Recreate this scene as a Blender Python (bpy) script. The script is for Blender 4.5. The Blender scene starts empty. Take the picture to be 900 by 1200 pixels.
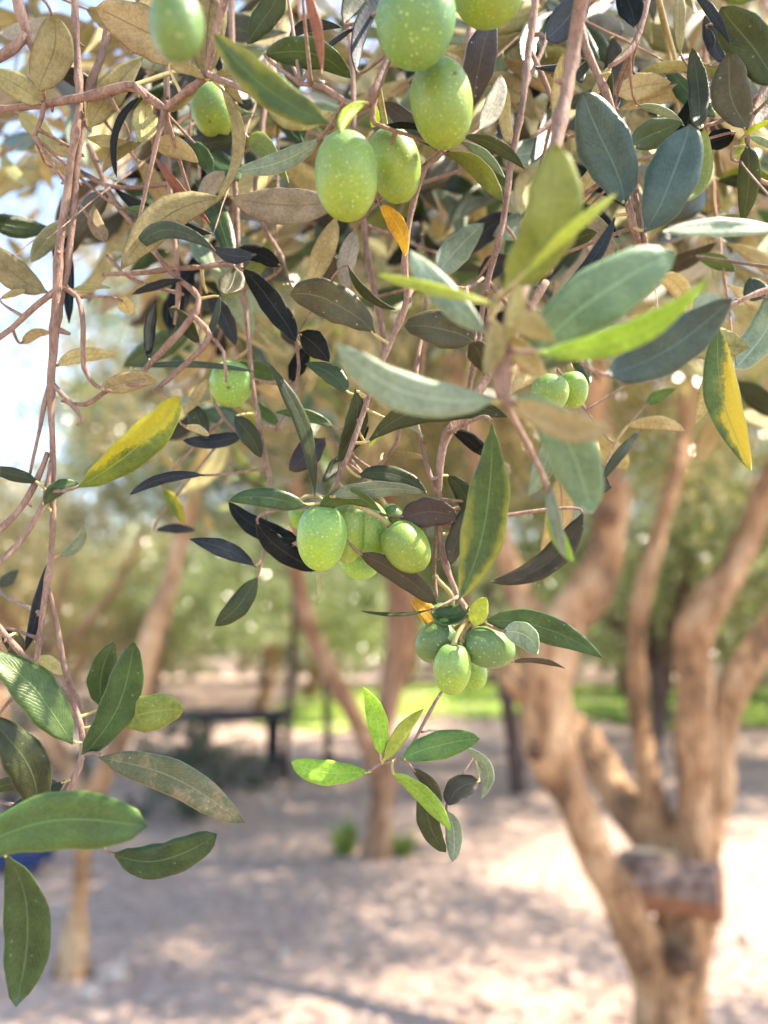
import bpy, bmesh, math, random
from mathutils import Vector, Matrix, noise

S = bpy.context.scene
C = S.collection
R = math.radians
PITCH = 9.15
CAM = Vector((0, 0, 1.5))
FPX = 900.0
FOCUS = 0.272

# ------------------------------------------------------------------ camera, world, sun, exposure
cam_d = bpy.data.cameras.new('camera'); cam = bpy.data.objects.new('camera', cam_d); C.objects.link(cam)
cam.location = CAM; cam.rotation_euler = (R(90 + PITCH), 0, 0)
cam_d.sensor_fit = 'VERTICAL'; cam_d.sensor_height = 36; cam_d.lens = 27
cam_d.clip_start = 0.01; cam_d.clip_end = 1000
cam_d.dof.use_dof = True; cam_d.dof.focus_distance = FOCUS; cam_d.dof.aperture_fstop = 5.5
S.camera = cam

SUN_EL, SUN_AZ = 56.0, 88.0       # azimuth: degrees clockwise from the view direction (+Y)
w = bpy.data.worlds.new('World'); S.world = w; w.use_nodes = True
wn = w.node_tree.nodes; wl = w.node_tree.links
sky = wn.new('ShaderNodeTexSky'); sky.sky_type = 'NISHITA'; sky.sun_disc = False
sky.sun_elevation = R(SUN_EL); sky.sun_rotation = R(SUN_AZ); sky.dust_density = .7; sky.ozone_density = 2.5; sky.air_density = 1.0
wl.new(sky.outputs[0], wn['Background'].inputs[0]); wn['Background'].inputs[1].default_value = 0.15
sd = bpy.data.lights.new('sun', 'SUN'); sun = bpy.data.objects.new('sun', sd); C.objects.link(sun)
sd.energy = 3.9; sd.angle = R(0.53); sd.color = (1.0, 0.93, 0.82)
sdir = Vector((math.sin(R(SUN_AZ)) * math.cos(R(SUN_EL)), math.cos(R(SUN_AZ)) * math.cos(R(SUN_EL)), math.sin(R(SUN_EL))))
sun.rotation_euler = sdir.to_track_quat('Z', 'Y').to_euler(); sun.location = (0, 0, 20)
S.view_settings.view_transform = 'Standard'; S.view_settings.look = 'None'
S.view_settings.exposure = 2.38; S.view_settings.gamma = 1
S.view_settings.use_white_balance = True; S.view_settings.white_balance_temperature = 7200; S.view_settings.white_balance_tint = 12
try:
    S.cycles.max_bounces = 7; S.cycles.diffuse_bounces = 4; S.cycles.glossy_bounces = 2
    S.cycles.transmission_bounces = 5; S.cycles.transparent_max_bounces = 4
    S.cycles.sample_clamp_indirect = 6; S.cycles.caustics_reflective = False; S.cycles.caustics_refractive = False
except Exception: pass

# ------------------------------------------------------------------ helpers
FWD = Vector((0, math.cos(R(PITCH)), math.sin(R(PITCH))))
UP = Vector((0, -math.sin(R(PITCH)), math.cos(R(PITCH))))
RT = Vector((1, 0, 0))
def at(x, y, d):
    return CAM + FWD * d + RT * ((x - 450) / FPX * d) + UP * (-(y - 600) / FPX * d)
def ground(x, y):
    v = FWD + RT * ((x - 450) / FPX) - UP * ((y - 600) / FPX)
    t = -CAM.z / v.z
    return CAM + v * t, t
def tag(o, label=None, cat=None, group=None, kind=None):
    if label: o['label'] = label
    if cat: o['category'] = cat
    if group: o['group'] = group
    if kind: o['kind'] = kind
    return o
def empty(name, loc, label, cat, group=None):
    o = bpy.data.objects.new(name, None); C.objects.link(o); o.location = loc; o.empty_display_size = .05
    return tag(o, label, cat, group)
def link(name, me, parent=None):
    o = bpy.data.objects.new(name, me); C.objects.link(o)
    if parent is not None:
        o.parent = parent
        o.matrix_parent_inverse = Matrix.Translation(-parent.location)
    return o
class MB:
    def __init__(s): s.v = []; s.f = []; s.m = []; s.uv = []; s.sm = []
    def add(s, vs, fs, mat=0, uvs=None):
        b = len(s.v); s.v += [tuple(p) for p in vs]
        s.uv += uvs if uvs else [(0, 0)] * len(vs)
        for f in fs: s.f.append(tuple(b + i for i in f)); s.m.append(mat)
    def mesh(s, name, mats, smooth=True):
        me = bpy.data.meshes.new(name); me.from_pydata(s.v, [], s.f)
        for m in mats: me.materials.append(m)
        me.polygons.foreach_set('material_index', s.m)
        me.polygons.foreach_set('use_smooth', [smooth] * len(s.f))
        uvl = me.uv_layers.new(name='UVMap')
        d = []
        for f in s.f:
            for i in f: d += list(s.uv[i])
        uvl.data.foreach_set('uv', d)
        me.update(); return me
def crom(pts, step):
    """Catmull-Rom through [(Vector, r)]"""
    out = []
    n = len(pts)
    for i in range(n - 1):
        p0 = pts[max(i - 1, 0)]; p1 = pts[i]; p2 = pts[i + 1]; p3 = pts[min(i + 2, n - 1)]
        k = max(2, int((p2[0] - p1[0]).length / step))
        for j in range(k):
            t = j / k
            def h(a, b, c, d): return 0.5 * ((2 * b) + (c - a) * t + (2 * a - 5 * b + 4 * c - d) * t * t + (3 * b - a - 3 * c + d) * t ** 3)
            out.append((h(p0[0], p1[0], p2[0], p3[0]), max(1e-5, h(p0[1], p1[1], p2[1], p3[1]))))
    out.append(pts[-1]); return out
def tube(mb, pts, seg=8, mat=0, rough=0.0, nscale=1.0, seed=0, lump=0.0, ridge=0.0):
    """pts = [(Vector, r)] ; swept tube with end caps"""
    n = len(pts); rings = []; L = 0
    t0 = (pts[1][0] - pts[0][0]).normalized()
    a = t0.orthogonal().normalized()
    vs = []; uvs = []
    for i, (p, r) in enumerate(pts):
        t = (pts[min(i + 1, n - 1)][0] - pts[max(i - 1, 0)][0])
        t = t.normalized() if t.length > 1e-9 else t0
        a = (a - t * a.dot(t)); a = a.normalized() if a.length > 1e-9 else t.orthogonal().normalized()
        b = t.cross(a)
        if i: L += (p - pts[i - 1][0]).length
        lr = 1 + lump * noise.noise(Vector((L * nscale * .7, seed * 3.1, 0)))
        for k in range(seg):
            an = 2 * math.pi * k / seg
            dv = a * math.cos(an) + b * math.sin(an)
            q = p + dv * r
            rr = r * lr * (1 + rough * noise.noise(q * nscale + Vector((seed, 0, 0))) + ridge * math.sin(an * 3 + L * nscale * .8 + seed))
            vs.append(p + dv * rr); uvs.append((L * 10, k / seg))
    fs = []
    for i in range(n - 1):
        for k in range(seg):
            k2 = (k + 1) % seg
            fs.append((i * seg + k, i * seg + k2, (i + 1) * seg + k2, (i + 1) * seg + k))
    vs.append(pts[0][0]); uvs.append((0, 0)); vs.append(pts[-1][0] + t * pts[-1][1] * .5); uvs.append((L * 10, 0))
    c0 = n * seg
    for k in range(seg):
        k2 = (k + 1) % seg
        fs.append((c0, k2, k)); fs.append((c0 + 1, (n - 1) * seg + k, (n - 1) * seg + k2))
    mb.add(vs, fs, mat, uvs)

# ------------------------------------------------------------------ materials
def nt(name):
    m = bpy.data.materials.new(name); m.use_nodes = True
    t = m.node_tree; b = t.nodes['Principled BSDF']
    return m, t, t.nodes, t.links, b
def N(t, typ, ins=None, **kw):
    n = t.nodes.new(typ)
    for k, v in kw.items(): setattr(n, k, v)
    for k, v in (ins or {}).items():
        if hasattr(v, 'is_output') or isinstance(v, bpy.types.NodeSocket): t.links.new(v, n.inputs[k])
        else: n.inputs[k].default_value = v
    return n
def math_(t, op, a, b=0.0, c=None):
    n = t.nodes.new('ShaderNodeMath'); n.operation = op
    for i, v in enumerate((a, b) + ((c,) if c is not None else ())):
        if isinstance(v, bpy.types.NodeSocket): t.links.new(v, n.inputs[i])
        else: n.inputs[i].default_value = v
    return n.outputs[0]
def mix(t, f, a, b, mode='MIX'):
    n = t.nodes.new('ShaderNodeMix'); n.data_type = 'RGBA'; n.blend_type = mode
    for i, v in ((0, f), (6, a), (7, b)):
        if isinstance(v, bpy.types.NodeSocket): t.links.new(v, n.inputs[i])
        else: n.inputs[i].default_value = v if i == 0 else (tuple(v) + (1,))[:4]
    return n.outputs[2]
def ramp(t, f, stops):
    n = t.nodes.new('ShaderNodeValToRGB'); e = n.color_ramp.elements
    while len(e) > 1: e.remove(e[0])
    for i, (p, c) in enumerate(stops):
        x = e[0] if i == 0 else e.new(p)
        x.position = p; x.color = (tuple(c) + (1,))[:4]
    t.links.new(f, n.inputs[0]); return n.outputs[0]

def leaf_mat(name, c1, c2, rib=None, rough=.45, trans=.25, mode=None, c3=None, speck=.5, spec=.4, vein=.35):
    speck *= .55
    m, t, ns, ls, b = nt(name)
    uv = N(t, 'ShaderNodeTexCoord'); sep = N(t, 'ShaderNodeSeparateXYZ', {0: uv.outputs['UV']})
    u, v = sep.outputs[0], sep.outputs[1]
    oi = N(t, 'ShaderNodeObjectInfo'); rnd = oi.outputs['Random']
    geo = N(t, 'ShaderNodeNewGeometry')
    nz = N(t, 'ShaderNodeTexNoise', {'Vector': geo.outputs['Position'], 'Scale': 90.0, 'Detail': 4.0, 'Roughness': .6})
    nz2 = N(t, 'ShaderNodeTexNoise', {'Vector': geo.outputs['Position'], 'Scale': 900.0, 'Detail': 3.0})
    col = mix(t, ramp(t, nz.outputs[0], [(.38, (0, 0, 0)), (.62, (1, 1, 1))]), [x * .8 for x in c1], [min(1, x * 1.12) for x in c2])
    av = math_(t, 'ABSOLUTE', math_(t, 'SUBTRACT', v, .5))                    # 0 at the midrib, .5 at the rim
    if mode == 'half':        # yellowing from one side, ragged border
        f = math_(t, 'ADD', math_(t, 'ADD', v, math_(t, 'MULTIPLY', math_(t, 'SUBTRACT', u, .5), .9)), math_(t, 'MULTIPLY', math_(t, 'ADD', math_(t, 'SUBTRACT', nz.outputs[0], .5), math_(t, 'MULTIPLY', math_(t, 'SUBTRACT', nz2.outputs[0], .5), .25)), 1.0))
        col = mix(t, ramp(t, f, [(.33, (0, 0, 0)), (.5, (.35, .35, .35)), (.60, (1, 1, 1))]), col, c3)
    if mode == 'rim':         # yellow at the rim and the tip
        f = math_(t, 'ADD', math_(t, 'MULTIPLY', av, 1.2), math_(t, 'ADD', math_(t, 'MULTIPLY', u, .45), math_(t, 'MULTIPLY', math_(t, 'SUBTRACT', nz.outputs[0], .5), .9)))
        col = mix(t, ramp(t, f, [(.55, (0, 0, 0)), (.85, (1, 1, 1))]), col, c3)
    if mode == 'dry':         # brown dried patches
        f = math_(t, 'ADD', nz.outputs[0], math_(t, 'MULTIPLY', nz2.outputs[0], .25))
        col = mix(t, ramp(t, f, [(.66, (0, 0, 0)), (.78, (1, 1, 1))]), col, c3)
    # fine mottling
    col = mix(t, .35, col, ramp(t, nz2.outputs[0], [(.3, [x * .55 for x in c1]), (.7, [min(1, x * 1.5) for x in c2])]))
    # lateral veins
    w1 = math_(t, 'ADD', math_(t, 'MULTIPLY', u, 60.0), math_(t, 'MULTIPLY', av, -38.0))
    w1 = math_(t, 'ADD', w1, math_(t, 'MULTIPLY', nz.outputs[0], 9.0))
    vn = math_(t, 'POWER', math_(t, 'ABSOLUTE', math_(t, 'COSINE', w1)), 14.0)
    rc = rib or [min(1, x * 1.9 + .03) for x in c2]
    col = mix(t, math_(t, 'MULTIPLY', vn, vein * .5), col, rc)
    # midrib and rim
    ribf = N(t, 'ShaderNodeMapRange', {0: av, 1: .008, 2: .028, 3: 1.0, 4: 0.0}).outputs[0]
    col = mix(t, math_(t, 'MULTIPLY', ribf, .62), col, rc)
    rim = N(t, 'ShaderNodeMapRange', {0: av, 1: .462, 2: .488, 3: 0.0, 4: 1.0}).outputs[0]
    col = mix(t, math_(t, 'MULTIPLY', rim, .6), col, rc)
    # dusty specks
    vo = N(t, 'ShaderNodeTexVoronoi', {'Vector': geo.outputs['Position'], 'Scale': 420.0})
    sp = N(t, 'ShaderNodeMapRange', {0: vo.outputs['Distance'], 1: .12, 2: .2, 3: 1.0, 4: 0.0}).outputs[0]
    gate = math_(t, 'GREATER_THAN', math_(t, 'ADD', N(t, 'ShaderNodeSeparateColor', {0: vo.outputs['Color']}).outputs[0], math_(t, 'MULTIPLY', nz.outputs[0], .6)), 1.12)
    col = mix(t, math_(t, 'MULTIPLY', math_(t, 'MULTIPLY', sp, gate), speck), col, (.5, .5, .38))
    hsv = N(t, 'ShaderNodeHueSaturation', {'Color': col, 'Hue': math_(t, 'ADD', math_(t, 'MULTIPLY', rnd, .03), .485),
            'Value': math_(t, 'ADD', math_(t, 'MULTIPLY', rnd, .5), .75), 'Saturation': 1.0})
    col = hsv.outputs[0]
    ls.new(col, b.inputs['Base Color']); b.inputs['Roughness'].default_value = rough
    b.inputs['Specular IOR Level'].default_value = spec
    h = math_(t, 'ADD', math_(t, 'MULTIPLY', vn, .4), math_(t, 'ADD', math_(t, 'MULTIPLY', ribf, -1.2), math_(t, 'MULTIPLY', nz2.outputs[0], .9)))
    bp = N(t, 'ShaderNodeBump', {'Height': h, 'Strength': .35, 'Distance': .0004})
    ls.new(bp.outputs[0], b.inputs['Normal'])
    tr = N(t, 'ShaderNodeBsdfTranslucent', {'Color': mix(t, .5, col, (.45, .5, .06), 'MIX') if trans < .5 else mix(t, .3, col, (.5, .7, .05))})
    ms = N(t, 'ShaderNodeMixShader', {0: trans, 1: b.outputs[0], 2: tr.outputs[0]})
    ls.new(ms.outputs[0], ns['Material Output'].inputs[0])
    return m

M = {}
M['dk'] = leaf_mat('leaf_dark_green', (.012, .020, .006), (.030, .042, .010), rough=.42, trans=.12, spec=.3, speck=.25, vein=.2)
M['bk'] = leaf_mat('leaf_blackish', (.006, .008, .008), (.012, .015, .014), rough=.4, trans=.02, speck=.1, spec=.06, vein=.1)
M['bg'] = leaf_mat('leaf_soft_green', (.09, .17, .085), (.14, .23, .12), rough=.5, trans=.25, speck=.1, vein=.15)
M['nv'] = leaf_mat('leaf_slate', (.014, .019, .024), (.026, .034, .040), rough=.45, trans=.05, speck=.1, spec=.15, vein=.15)
M['bl'] = leaf_mat('leaf_blue_green', (.018, .046, .038), (.036, .074, .058), rough=.45, trans=.15, vein=.15, speck=.2)
M['md'] = leaf_mat('leaf_mid_green', (.045, .105, .02), (.075, .15, .032), rough=.4, trans=.25, vein=.2, speck=.3)
M['gn'] = leaf_mat('leaf_glossy_green', (.016, .042, .011), (.034, .072, .018), rough=.32, trans=.15, vein=.2, spec=.35, speck=.3)
M['gg'] = leaf_mat('leaf_grey_green', (.14, .21, .13), (.21, .28, .18), vein=.15, speck=.15, rough=.5, trans=.2)
M['br'] = leaf_mat('leaf_brown_olive', (.024, .022, .008), (.050, .044, .017), rough=.5, trans=.12)
M['pu'] = leaf_mat('leaf_purple_brown', (.020, .014, .013), (.036, .026, .022), rough=.45, trans=.05)
M['tan'] = leaf_mat('leaf_underside_tan', (.47, .38, .17), (.60, .51, .27), rib=(.28, .2, .09), rough=.7, trans=.4, speck=.1, spec=.2)
M['ta2'] = leaf_mat('leaf_underside_olive_tan', (.35, .31, .13), (.47, .42, .20), rib=(.2, .16, .07), rough=.7, trans=.4, speck=.1, spec=.2)
M['sil'] = leaf_mat('leaf_underside_silver', (.30, .29, .23), (.40, .38, .30), rib=(.22, .19, .13), rough=.7, trans=.2, speck=.1, spec=.2)
M['lm'] = leaf_mat('leaf_lime', (.24, .42, .045), (.34, .52, .07), rib=(.5, .62, .2), rough=.4, trans=.5, speck=.15)
M['ll'] = leaf_mat('leaf_lime_yellow', (.36, .45, .05), (.46, .52, .08), rib=(.55, .6, .2), rough=.4, trans=.5, speck=.1)
M['ol'] = leaf_mat('leaf_olive_translucent', (.16, .20, .035), (.23, .26, .05), rib=(.3, .32, .1), rough=.42, trans=.4)
M['yg'] = leaf_mat('leaf_turning_yellow', (.075, .12, .012), (.14, .17, .015), rough=.4, trans=.4, mode='half', c3=(.52, .40, .015), speck=.15)
M['yh'] = leaf_mat('leaf_half_yellow', (.045, .09, .03), (.08, .13, .035), rough=.4, trans=.3, mode='half', c3=(.75, .48, .03), speck=.15)
M['yr'] = leaf_mat('leaf_yellow_rimmed', (.025, .055, .010), (.045, .085, .014), rough=.38, trans=.22, vein=.15, mode='rim', c3=(.30, .26, .02), speck=.2)
M['or'] = leaf_mat('leaf_orange', (.62, .30, .02), (.75, .42, .03), rough=.45, trans=.4, speck=.1)
M['rs'] = leaf_mat('leaf_rust', (.15, .04, .02), (.24, .075, .03), rough=.4, trans=.2, speck=.1)
M['dr'] = leaf_mat('leaf_dried_patches', (.085, .105, .045), (.13, .14, .065), rough=.6, trans=.15, mode='dry', c3=(.36, .23, .12), speck=.8)
UNDER = {'tan': 'dk', 'ta2': 'dk', 'sil': 'dk', 'br': 'dk', 'pu': 'dk', 'lm': 'lm', 'll': 'll', 'ol': 'md', 'or': 'or', 'rs': 'rs', 'yg': 'yg', 'yh': 'yh'}

def bark_mat(name, c1, c2, c3, scale=60, bump=.5, dist=.001, pits=True, rough=.8, stretch=(1, 1, .35), sprd=.2):
    m, t, ns, ls, b = nt(name)
    geo = N(t, 'ShaderNodeNewGeometry')
    mp = N(t, 'ShaderNodeMapping', {'Vector': geo.outputs['Position'], 'Scale': stretch})
    n1 = N(t, 'ShaderNodeTexNoise', {'Vector': mp.outputs[0], 'Scale': float(scale), 'Detail': 6.0, 'Roughness': .65})
    n2 = N(t, 'ShaderNodeTexNoise', {'Vector': mp.outputs[0], 'Scale': scale * 6.0, 'Detail': 4.0})
    col = ramp(t, n1.outputs[0], [(.5 - sprd, c1), (.5, c2), (.5 + sprd, c3)])
    col = mix(t, .3, col, ramp(t, n2.outputs[0], [(.3, [x * .5 for x in c1]), (.7, c3)]))
    h = math_(t, 'ADD', n1.outputs[0], math_(t, 'MULTIPLY', n2.outputs[0], .4))
    if pits:
        vo = N(t, 'ShaderNodeTexVoronoi', {'Vector': mp.outputs[0], 'Scale': scale * 4.0})
        pf = N(t, 'ShaderNodeMapRange', {0: vo.outputs['Distance'], 1: .1, 2: .22, 3: 1.0, 4: 0.0}).outputs[0]
        col = mix(t, math_(t, 'MULTIPLY', pf, .6), col, [min(1, x * 1.4) for x in c3])
        h = math_(t, 'ADD', h, math_(t, 'MULTIPLY', pf, .5))
    ls.new(col, b.inputs['Base Color']); b.inputs['Roughness'].default_value = rough
    b.inputs['Specular IOR Level'].default_value = .25
    bp = N(t, 'ShaderNodeBump', {'Height': h, 'Strength': bump, 'Distance': dist}); ls.new(bp.outputs[0], b.inputs['Normal'])
    return m
M['twig'] = bark_mat('twig_bark', (.12, .072, .052), (.23, .145, .108), (.36, .255, .20), 220, 1.0, .0010)
M['twigr'] = bark_mat('twig_bark_red', (.20, .085, .05), (.32, .16, .10), (.38, .23, .16), 220, 1.0, .0010)
M['twigg'] = bark_mat('twig_bark_green', (.24, .20, .08), (.34, .28, .12), (.42, .36, .2), 160, .4, .0004)
M['petiole'] = bark_mat('petiole_skin', (.30, .26, .10), (.40, .34, .13), (.50, .42, .2), 200, .2, .0003, pits=False, rough=.55)
M['bark'] = bark_mat('olive_tree_bark', (.08, .042, .022), (.34, .18, .085), (.57, .38, .22), 9, 1.0, .06, stretch=(1, 1, .35), sprd=.11)
M['barkd'] = bark_mat('old_dark_bark', (.035, .024, .022), (.075, .05, .045), (.14, .10, .085), 6, .8, .03)
M['knot'] = bark_mat('knot_bark', (.04, .02, .012), (.10, .05, .028), (.20, .11, .06), 12, 1.0, .02)
M['barkr'] = bark_mat('red_brown_bark', (.13, .065, .035), (.28, .15, .08), (.44, .29, .19), 8, 1.0, .05, sprd=.12)

def olive_mat(name, ca, cb, cc):
    m, t, ns, ls, b = nt(name)
    tc = N(t, 'ShaderNodeTexCoord'); sep = N(t, 'ShaderNodeSeparateXYZ', {0: tc.outputs['Object']})
    geo = N(t, 'ShaderNodeNewGeometry'); oi = N(t, 'ShaderNodeObjectInfo')
    n1 = N(t, 'ShaderNodeTexNoise', {'Vector': geo.outputs['Position'], 'Scale': 110.0, 'Detail': 3.0})
    f = math_(t, 'ADD', math_(t, 'MULTIPLY', sep.outputs[2], 45.0), math_(t, 'MULTIPLY', math_(t, 'SUBTRACT', n1.outputs[0], .5), 1.6))
    f = math_(t, 'ADD', f, .5)
    col = ramp(t, f, [(.0, ca), (.5, cb), (1.0, cc)])
    n2 = N(t, 'ShaderNodeTexNoise', {'Vector': geo.outputs['Position'], 'Scale': 1100.0, 'Detail': 2.0})
    col = mix(t, .3, col, ramp(t, n2.outputs[0], [(.3, [x * .6 for x in cb]), (.7, [min(1, x * 1.4) for x in cb])]))
    vo = N(t, 'ShaderNodeTexVoronoi', {'Vector': geo.outputs['Position'], 'Scale': 620.0})
    r1 = N(t, 'ShaderNodeSeparateColor', {0: vo.outputs['Color']}).outputs[0]
    sp = N(t, 'ShaderNodeMapRange', {0: vo.outputs['Distance'], 1: .14, 2: .3, 3: 1.0, 4: 0.0}).outputs[0]
    col = mix(t, math_(t, 'MULTIPLY', math_(t, 'MULTIPLY', sp, r1), .55), col, (.52, .62, .25))
    v2 = N(t, 'ShaderNodeTexVoronoi', {'Vector': geo.outputs['Position'], 'Scale': 130.0})
    s2 = N(t, 'ShaderNodeMapRange', {0: math_(t, 'ADD', v2.outputs['Distance'], math_(t, 'MULTIPLY', n2.outputs[0], .08)), 1: .10, 2: .17, 3: 1.0, 4: 0.0}).outputs[0]
    g2 = math_(t, 'GREATER_THAN', N(t, 'ShaderNodeSeparateColor', {0: v2.outputs['Color']}).outputs[1], .72)
    col = mix(t, math_(t, 'MULTIPLY', math_(t, 'MULTIPLY', s2, g2), .8), col, (.10, .055, .02))
    hs = N(t, 'ShaderNodeHueSaturation', {'Color': col, 'Hue': math_(t, 'ADD', math_(t, 'MULTIPLY', oi.outputs['Random'], .03), .485),
                                         'Value': math_(t, 'ADD', math_(t, 'MULTIPLY', oi.outputs['Random'], .45), .8), 'Saturation': 1.0})
    ls.new(hs.outputs[0], b.inputs['Base Color'])
    b.inputs['Roughness'].default_value = .4; b.inputs['Specular IOR Level'].default_value = .35
    b.inputs['Subsurface Weight'].default_value = .35; b.inputs['Subsurface Radius'].default_value = (.5, .8, .15); b.inputs['Subsurface Scale'].default_value = .004
    h = math_(t, 'ADD', math_(t, 'MULTIPLY', n2.outputs[0], .5), math_(t, 'MULTIPLY', sp, .5))
    bp = N(t, 'ShaderNodeBump', {'Height': h, 'Strength': .25, 'Distance': .0004}); ls.new(bp.outputs[0], b.inputs['Normal'])
    return m
M['olive'] = olive_mat('olive_skin', (.25, .37, .03), (.18, .31, .06), (.15, .28, .10))
M['olive2'] = olive_mat('olive_skin_cool', (.15, .25, .045), (.10, .19, .06), (.075, .15, .07))

# ------------------------------------------------------------------ leaf / olive builders
def leaf_shape(mb, base, a, s, n, L, W, bend=0, curl=0, fold=.12, wave=0, rng=random, NU=16, NV=6, prof=.9, thick=.00028, twist=0, sharp=0):
    """closed thin blade with a top (mat 0), underside (mat 1); returns nothing"""
    ph = rng.uniform(0, 6.28)
    scv = rng.uniform(-.06, .06)
    top = []; uvs = []; bot = []
    ax_ = []
    for i in range(NU + 1):
        t = i / NU
        wdt = (math.sin(math.pi * min(1, t ** prof)) ** (.52 + .33 * sharp)) * (1 - .12 * t * sharp)
        if t < .12: wdt *= (.35 + .65 * t / .12)
        wdt = max(wdt, .02) * W * .5
        c = base + a * (L * (t + .0)) + s * (bend * L * 4 * t * (1 - t)) + n * (curl * L * 4 * t * (1 - t))
        dirx = (a + s * bend * 4 * (1 - 2 * t) + n * curl * 4 * (1 - 2 * t)).normalized()
        nn = (n - dirx * n.dot(dirx)).normalized(); ss = dirx.cross(nn) * -1
        if ss.dot(s) < 0: ss = -ss
        tw = twist * (t - .3)
        s2 = ss * math.cos(tw) + nn * math.sin(tw); n2 = nn * math.cos(tw) - ss * math.sin(tw)
        for j in range(NV + 1):
            v = j / NV * 2 - 1
            z = -fold * (1 - abs(v)) * wdt * 1.0 + wave * W * math.sin(t * 11 + ph + v * 1.4) * abs(v) - .10 * wdt * v * v * v * v
            p = c + s2 * (v * wdt * (1 + .09 * noise.noise(Vector((t * 4.5, (2 if v > 0 else 9) + ph * 5, 0))) + .03 * math.sin(t * 23 + ph * 2)) + W * scv * math.sin(t * 6.28 + ph)) + n2 * z
            th = thick * (1 - .75 * abs(v)) + .00003
            top.append(p + n2 * th); bot.append(p - n2 * th); uvs.append((t, (v + 1) / 2))
    k = NV + 1; nb = len(top); fs_t = []; fs_b = []; side = []
    for i in range(NU):
        for j in range(NV):
            q = (i * k + j, i * k + j + 1, (i + 1) * k + j + 1, (i + 1) * k + j)
            fs_t.append(q); fs_b.append(tuple(nb + x for x in reversed(q)))
        for j, rev in ((0, False), (NV, True)):
            q = (i * k + j, (i + 1) * k + j, nb + (i + 1) * k + j, nb + i * k + j)
            side.append(tuple(reversed(q)) if rev else q)
    for i, rev in ((0, True), (NU, False)):
        for j in range(NV):
            q = (i * k + j, i * k + j + 1, nb + i * k + j + 1, nb + i * k + j)
            side.append(q if rev else tuple(reversed(q)))
    b0 = len(mb.v)
    mb.add(top + bot, fs_t, 0, uvs + uvs)
    for f in fs_b + side:
        mb.f.append(tuple(b0 + x for x in f)); mb.m.append(1 if f in fs_b else 0)

def nearest(samples, p):
    best = None; bd = 1e9
    for q, r in samples:
        d = (q - p).length_squared
        if d < bd: bd = d; best = (q, r)
    return best, math.sqrt(bd)

def hermite(p, tp, q, tq, k):
    out = []
    for i in range(k + 1):
        t = i / k
        out.append(p * (2 * t ** 3 - 3 * t * t + 1) + tp * (t ** 3 - 2 * t * t + t) + q * (-2 * t ** 3 + 3 * t * t) + tq * (t ** 3 - t * t))
    return out

def make_leaf(parent, kind, P0, P1, W, bend=0, roll=0, samples=None, rng=random, curl=None, fold=None, wave=.03, prof=None, twist=None, v_dir=None, ptwig=False, NU=16, NV=6, sharp=None):
    a = (P1 - P0); L = a.length; a.normalize()
    mid = (P0 + P1) / 2
    v = v_dir if v_dir else (mid - CAM).normalized()
    s = a.cross(v)
    s = s.normalized() if s.length > 1e-6 else a.orthogonal().normalized()
    n = s.cross(a).normalized()
    if n.dot(v) > 0: n = -n
    s2 = s * math.cos(roll) + n * math.sin(roll); n2 = n * math.cos(roll) - s * math.sin(roll)
    mb = MB()
    leaf_shape(mb, P0, a, s2, n2, L, W / max(.35, math.cos(roll)), bend=bend,
               curl=rng.uniform(-.09, .11) if curl is None else curl,
               fold=rng.uniform(.1, .35) if fold is None else fold, wave=wave, rng=rng, NU=NU, NV=NV,
               prof=prof or rng.uniform(.85, 1.12), twist=rng.uniform(-.6, .6) if twist is None else twist,
               sharp=rng.uniform(.2, 1.0) if sharp is None else sharp)
    pm = 'petiole'
    if samples:
        (q, r), dist = nearest(samples, P0)
        if dist > .0009:
            ds = (a + s2 * bend * 4).normalized()
            k = max(5, int(dist / .003))
            pts = hermite(P0 + ds * .0015, -ds * min(dist, .03) * .7, q, (q - P0) * .9, k)
            r0 = min(.0005, W * .05 + .0002); r1 = min(r * .9, .0006 + dist * .006)
            if dist > .013: pm = 'twig'
            tube(mb, [(p, r0 + (r1 - r0) * (i / k) + (.0003 if i == k else 0)) for i, p in enumerate(pts)], 6, 2, rough=.1, nscale=400)
    me = mb.mesh('leaf', [M[kind], M[UNDER.get(kind, 'sil')], M[pm]])
    return link('leaf', me, parent)

def olive_mesh(lr, ln, mats, seed=0, egg=.06):
    mb = MB(); NU, NV = 28, 36; vs = []; fs = []; uvs = []
    for i in range(NU + 1):
        th = math.pi * i / NU                       # 0 = tip (-z)
        z = -math.cos(th); rr = math.sin(th) ** .84
        zz = z * ln; r = lr * rr * (1 + egg * z)
        if i == 0: zz -= ln * .035
        if z > .93: zz -= (z - .93) * ln * 1.1      # stalk dimple
        for j in range(NV):
            an = 2 * math.pi * j / NV
            d = Vector((math.cos(an), math.sin(an), z))
            k = 1 + .035 * noise.noise(d * 1.3 + Vector((seed, 0, 0))) + .008 * noise.noise(d * 5 + Vector((seed, 3, 0)))
            vs.append((r * math.cos(an) * k, r * math.sin(an) * k, zz)); uvs.append((j / NV, i / NU))
    for i in range(NU):
        for j in range(NV):
            j2 = (j + 1) % NV
            fs.append((i * NV + j, i * NV + j2, (i + 1) * NV + j2, (i + 1) * NV + j))
    fs.append(tuple(reversed(range(NV)))); fs.append(tuple(NU * NV + j for j in range(NV)))
    mb.add(vs, fs, 0, uvs)
    return mb.mesh('olive', mats)

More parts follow.
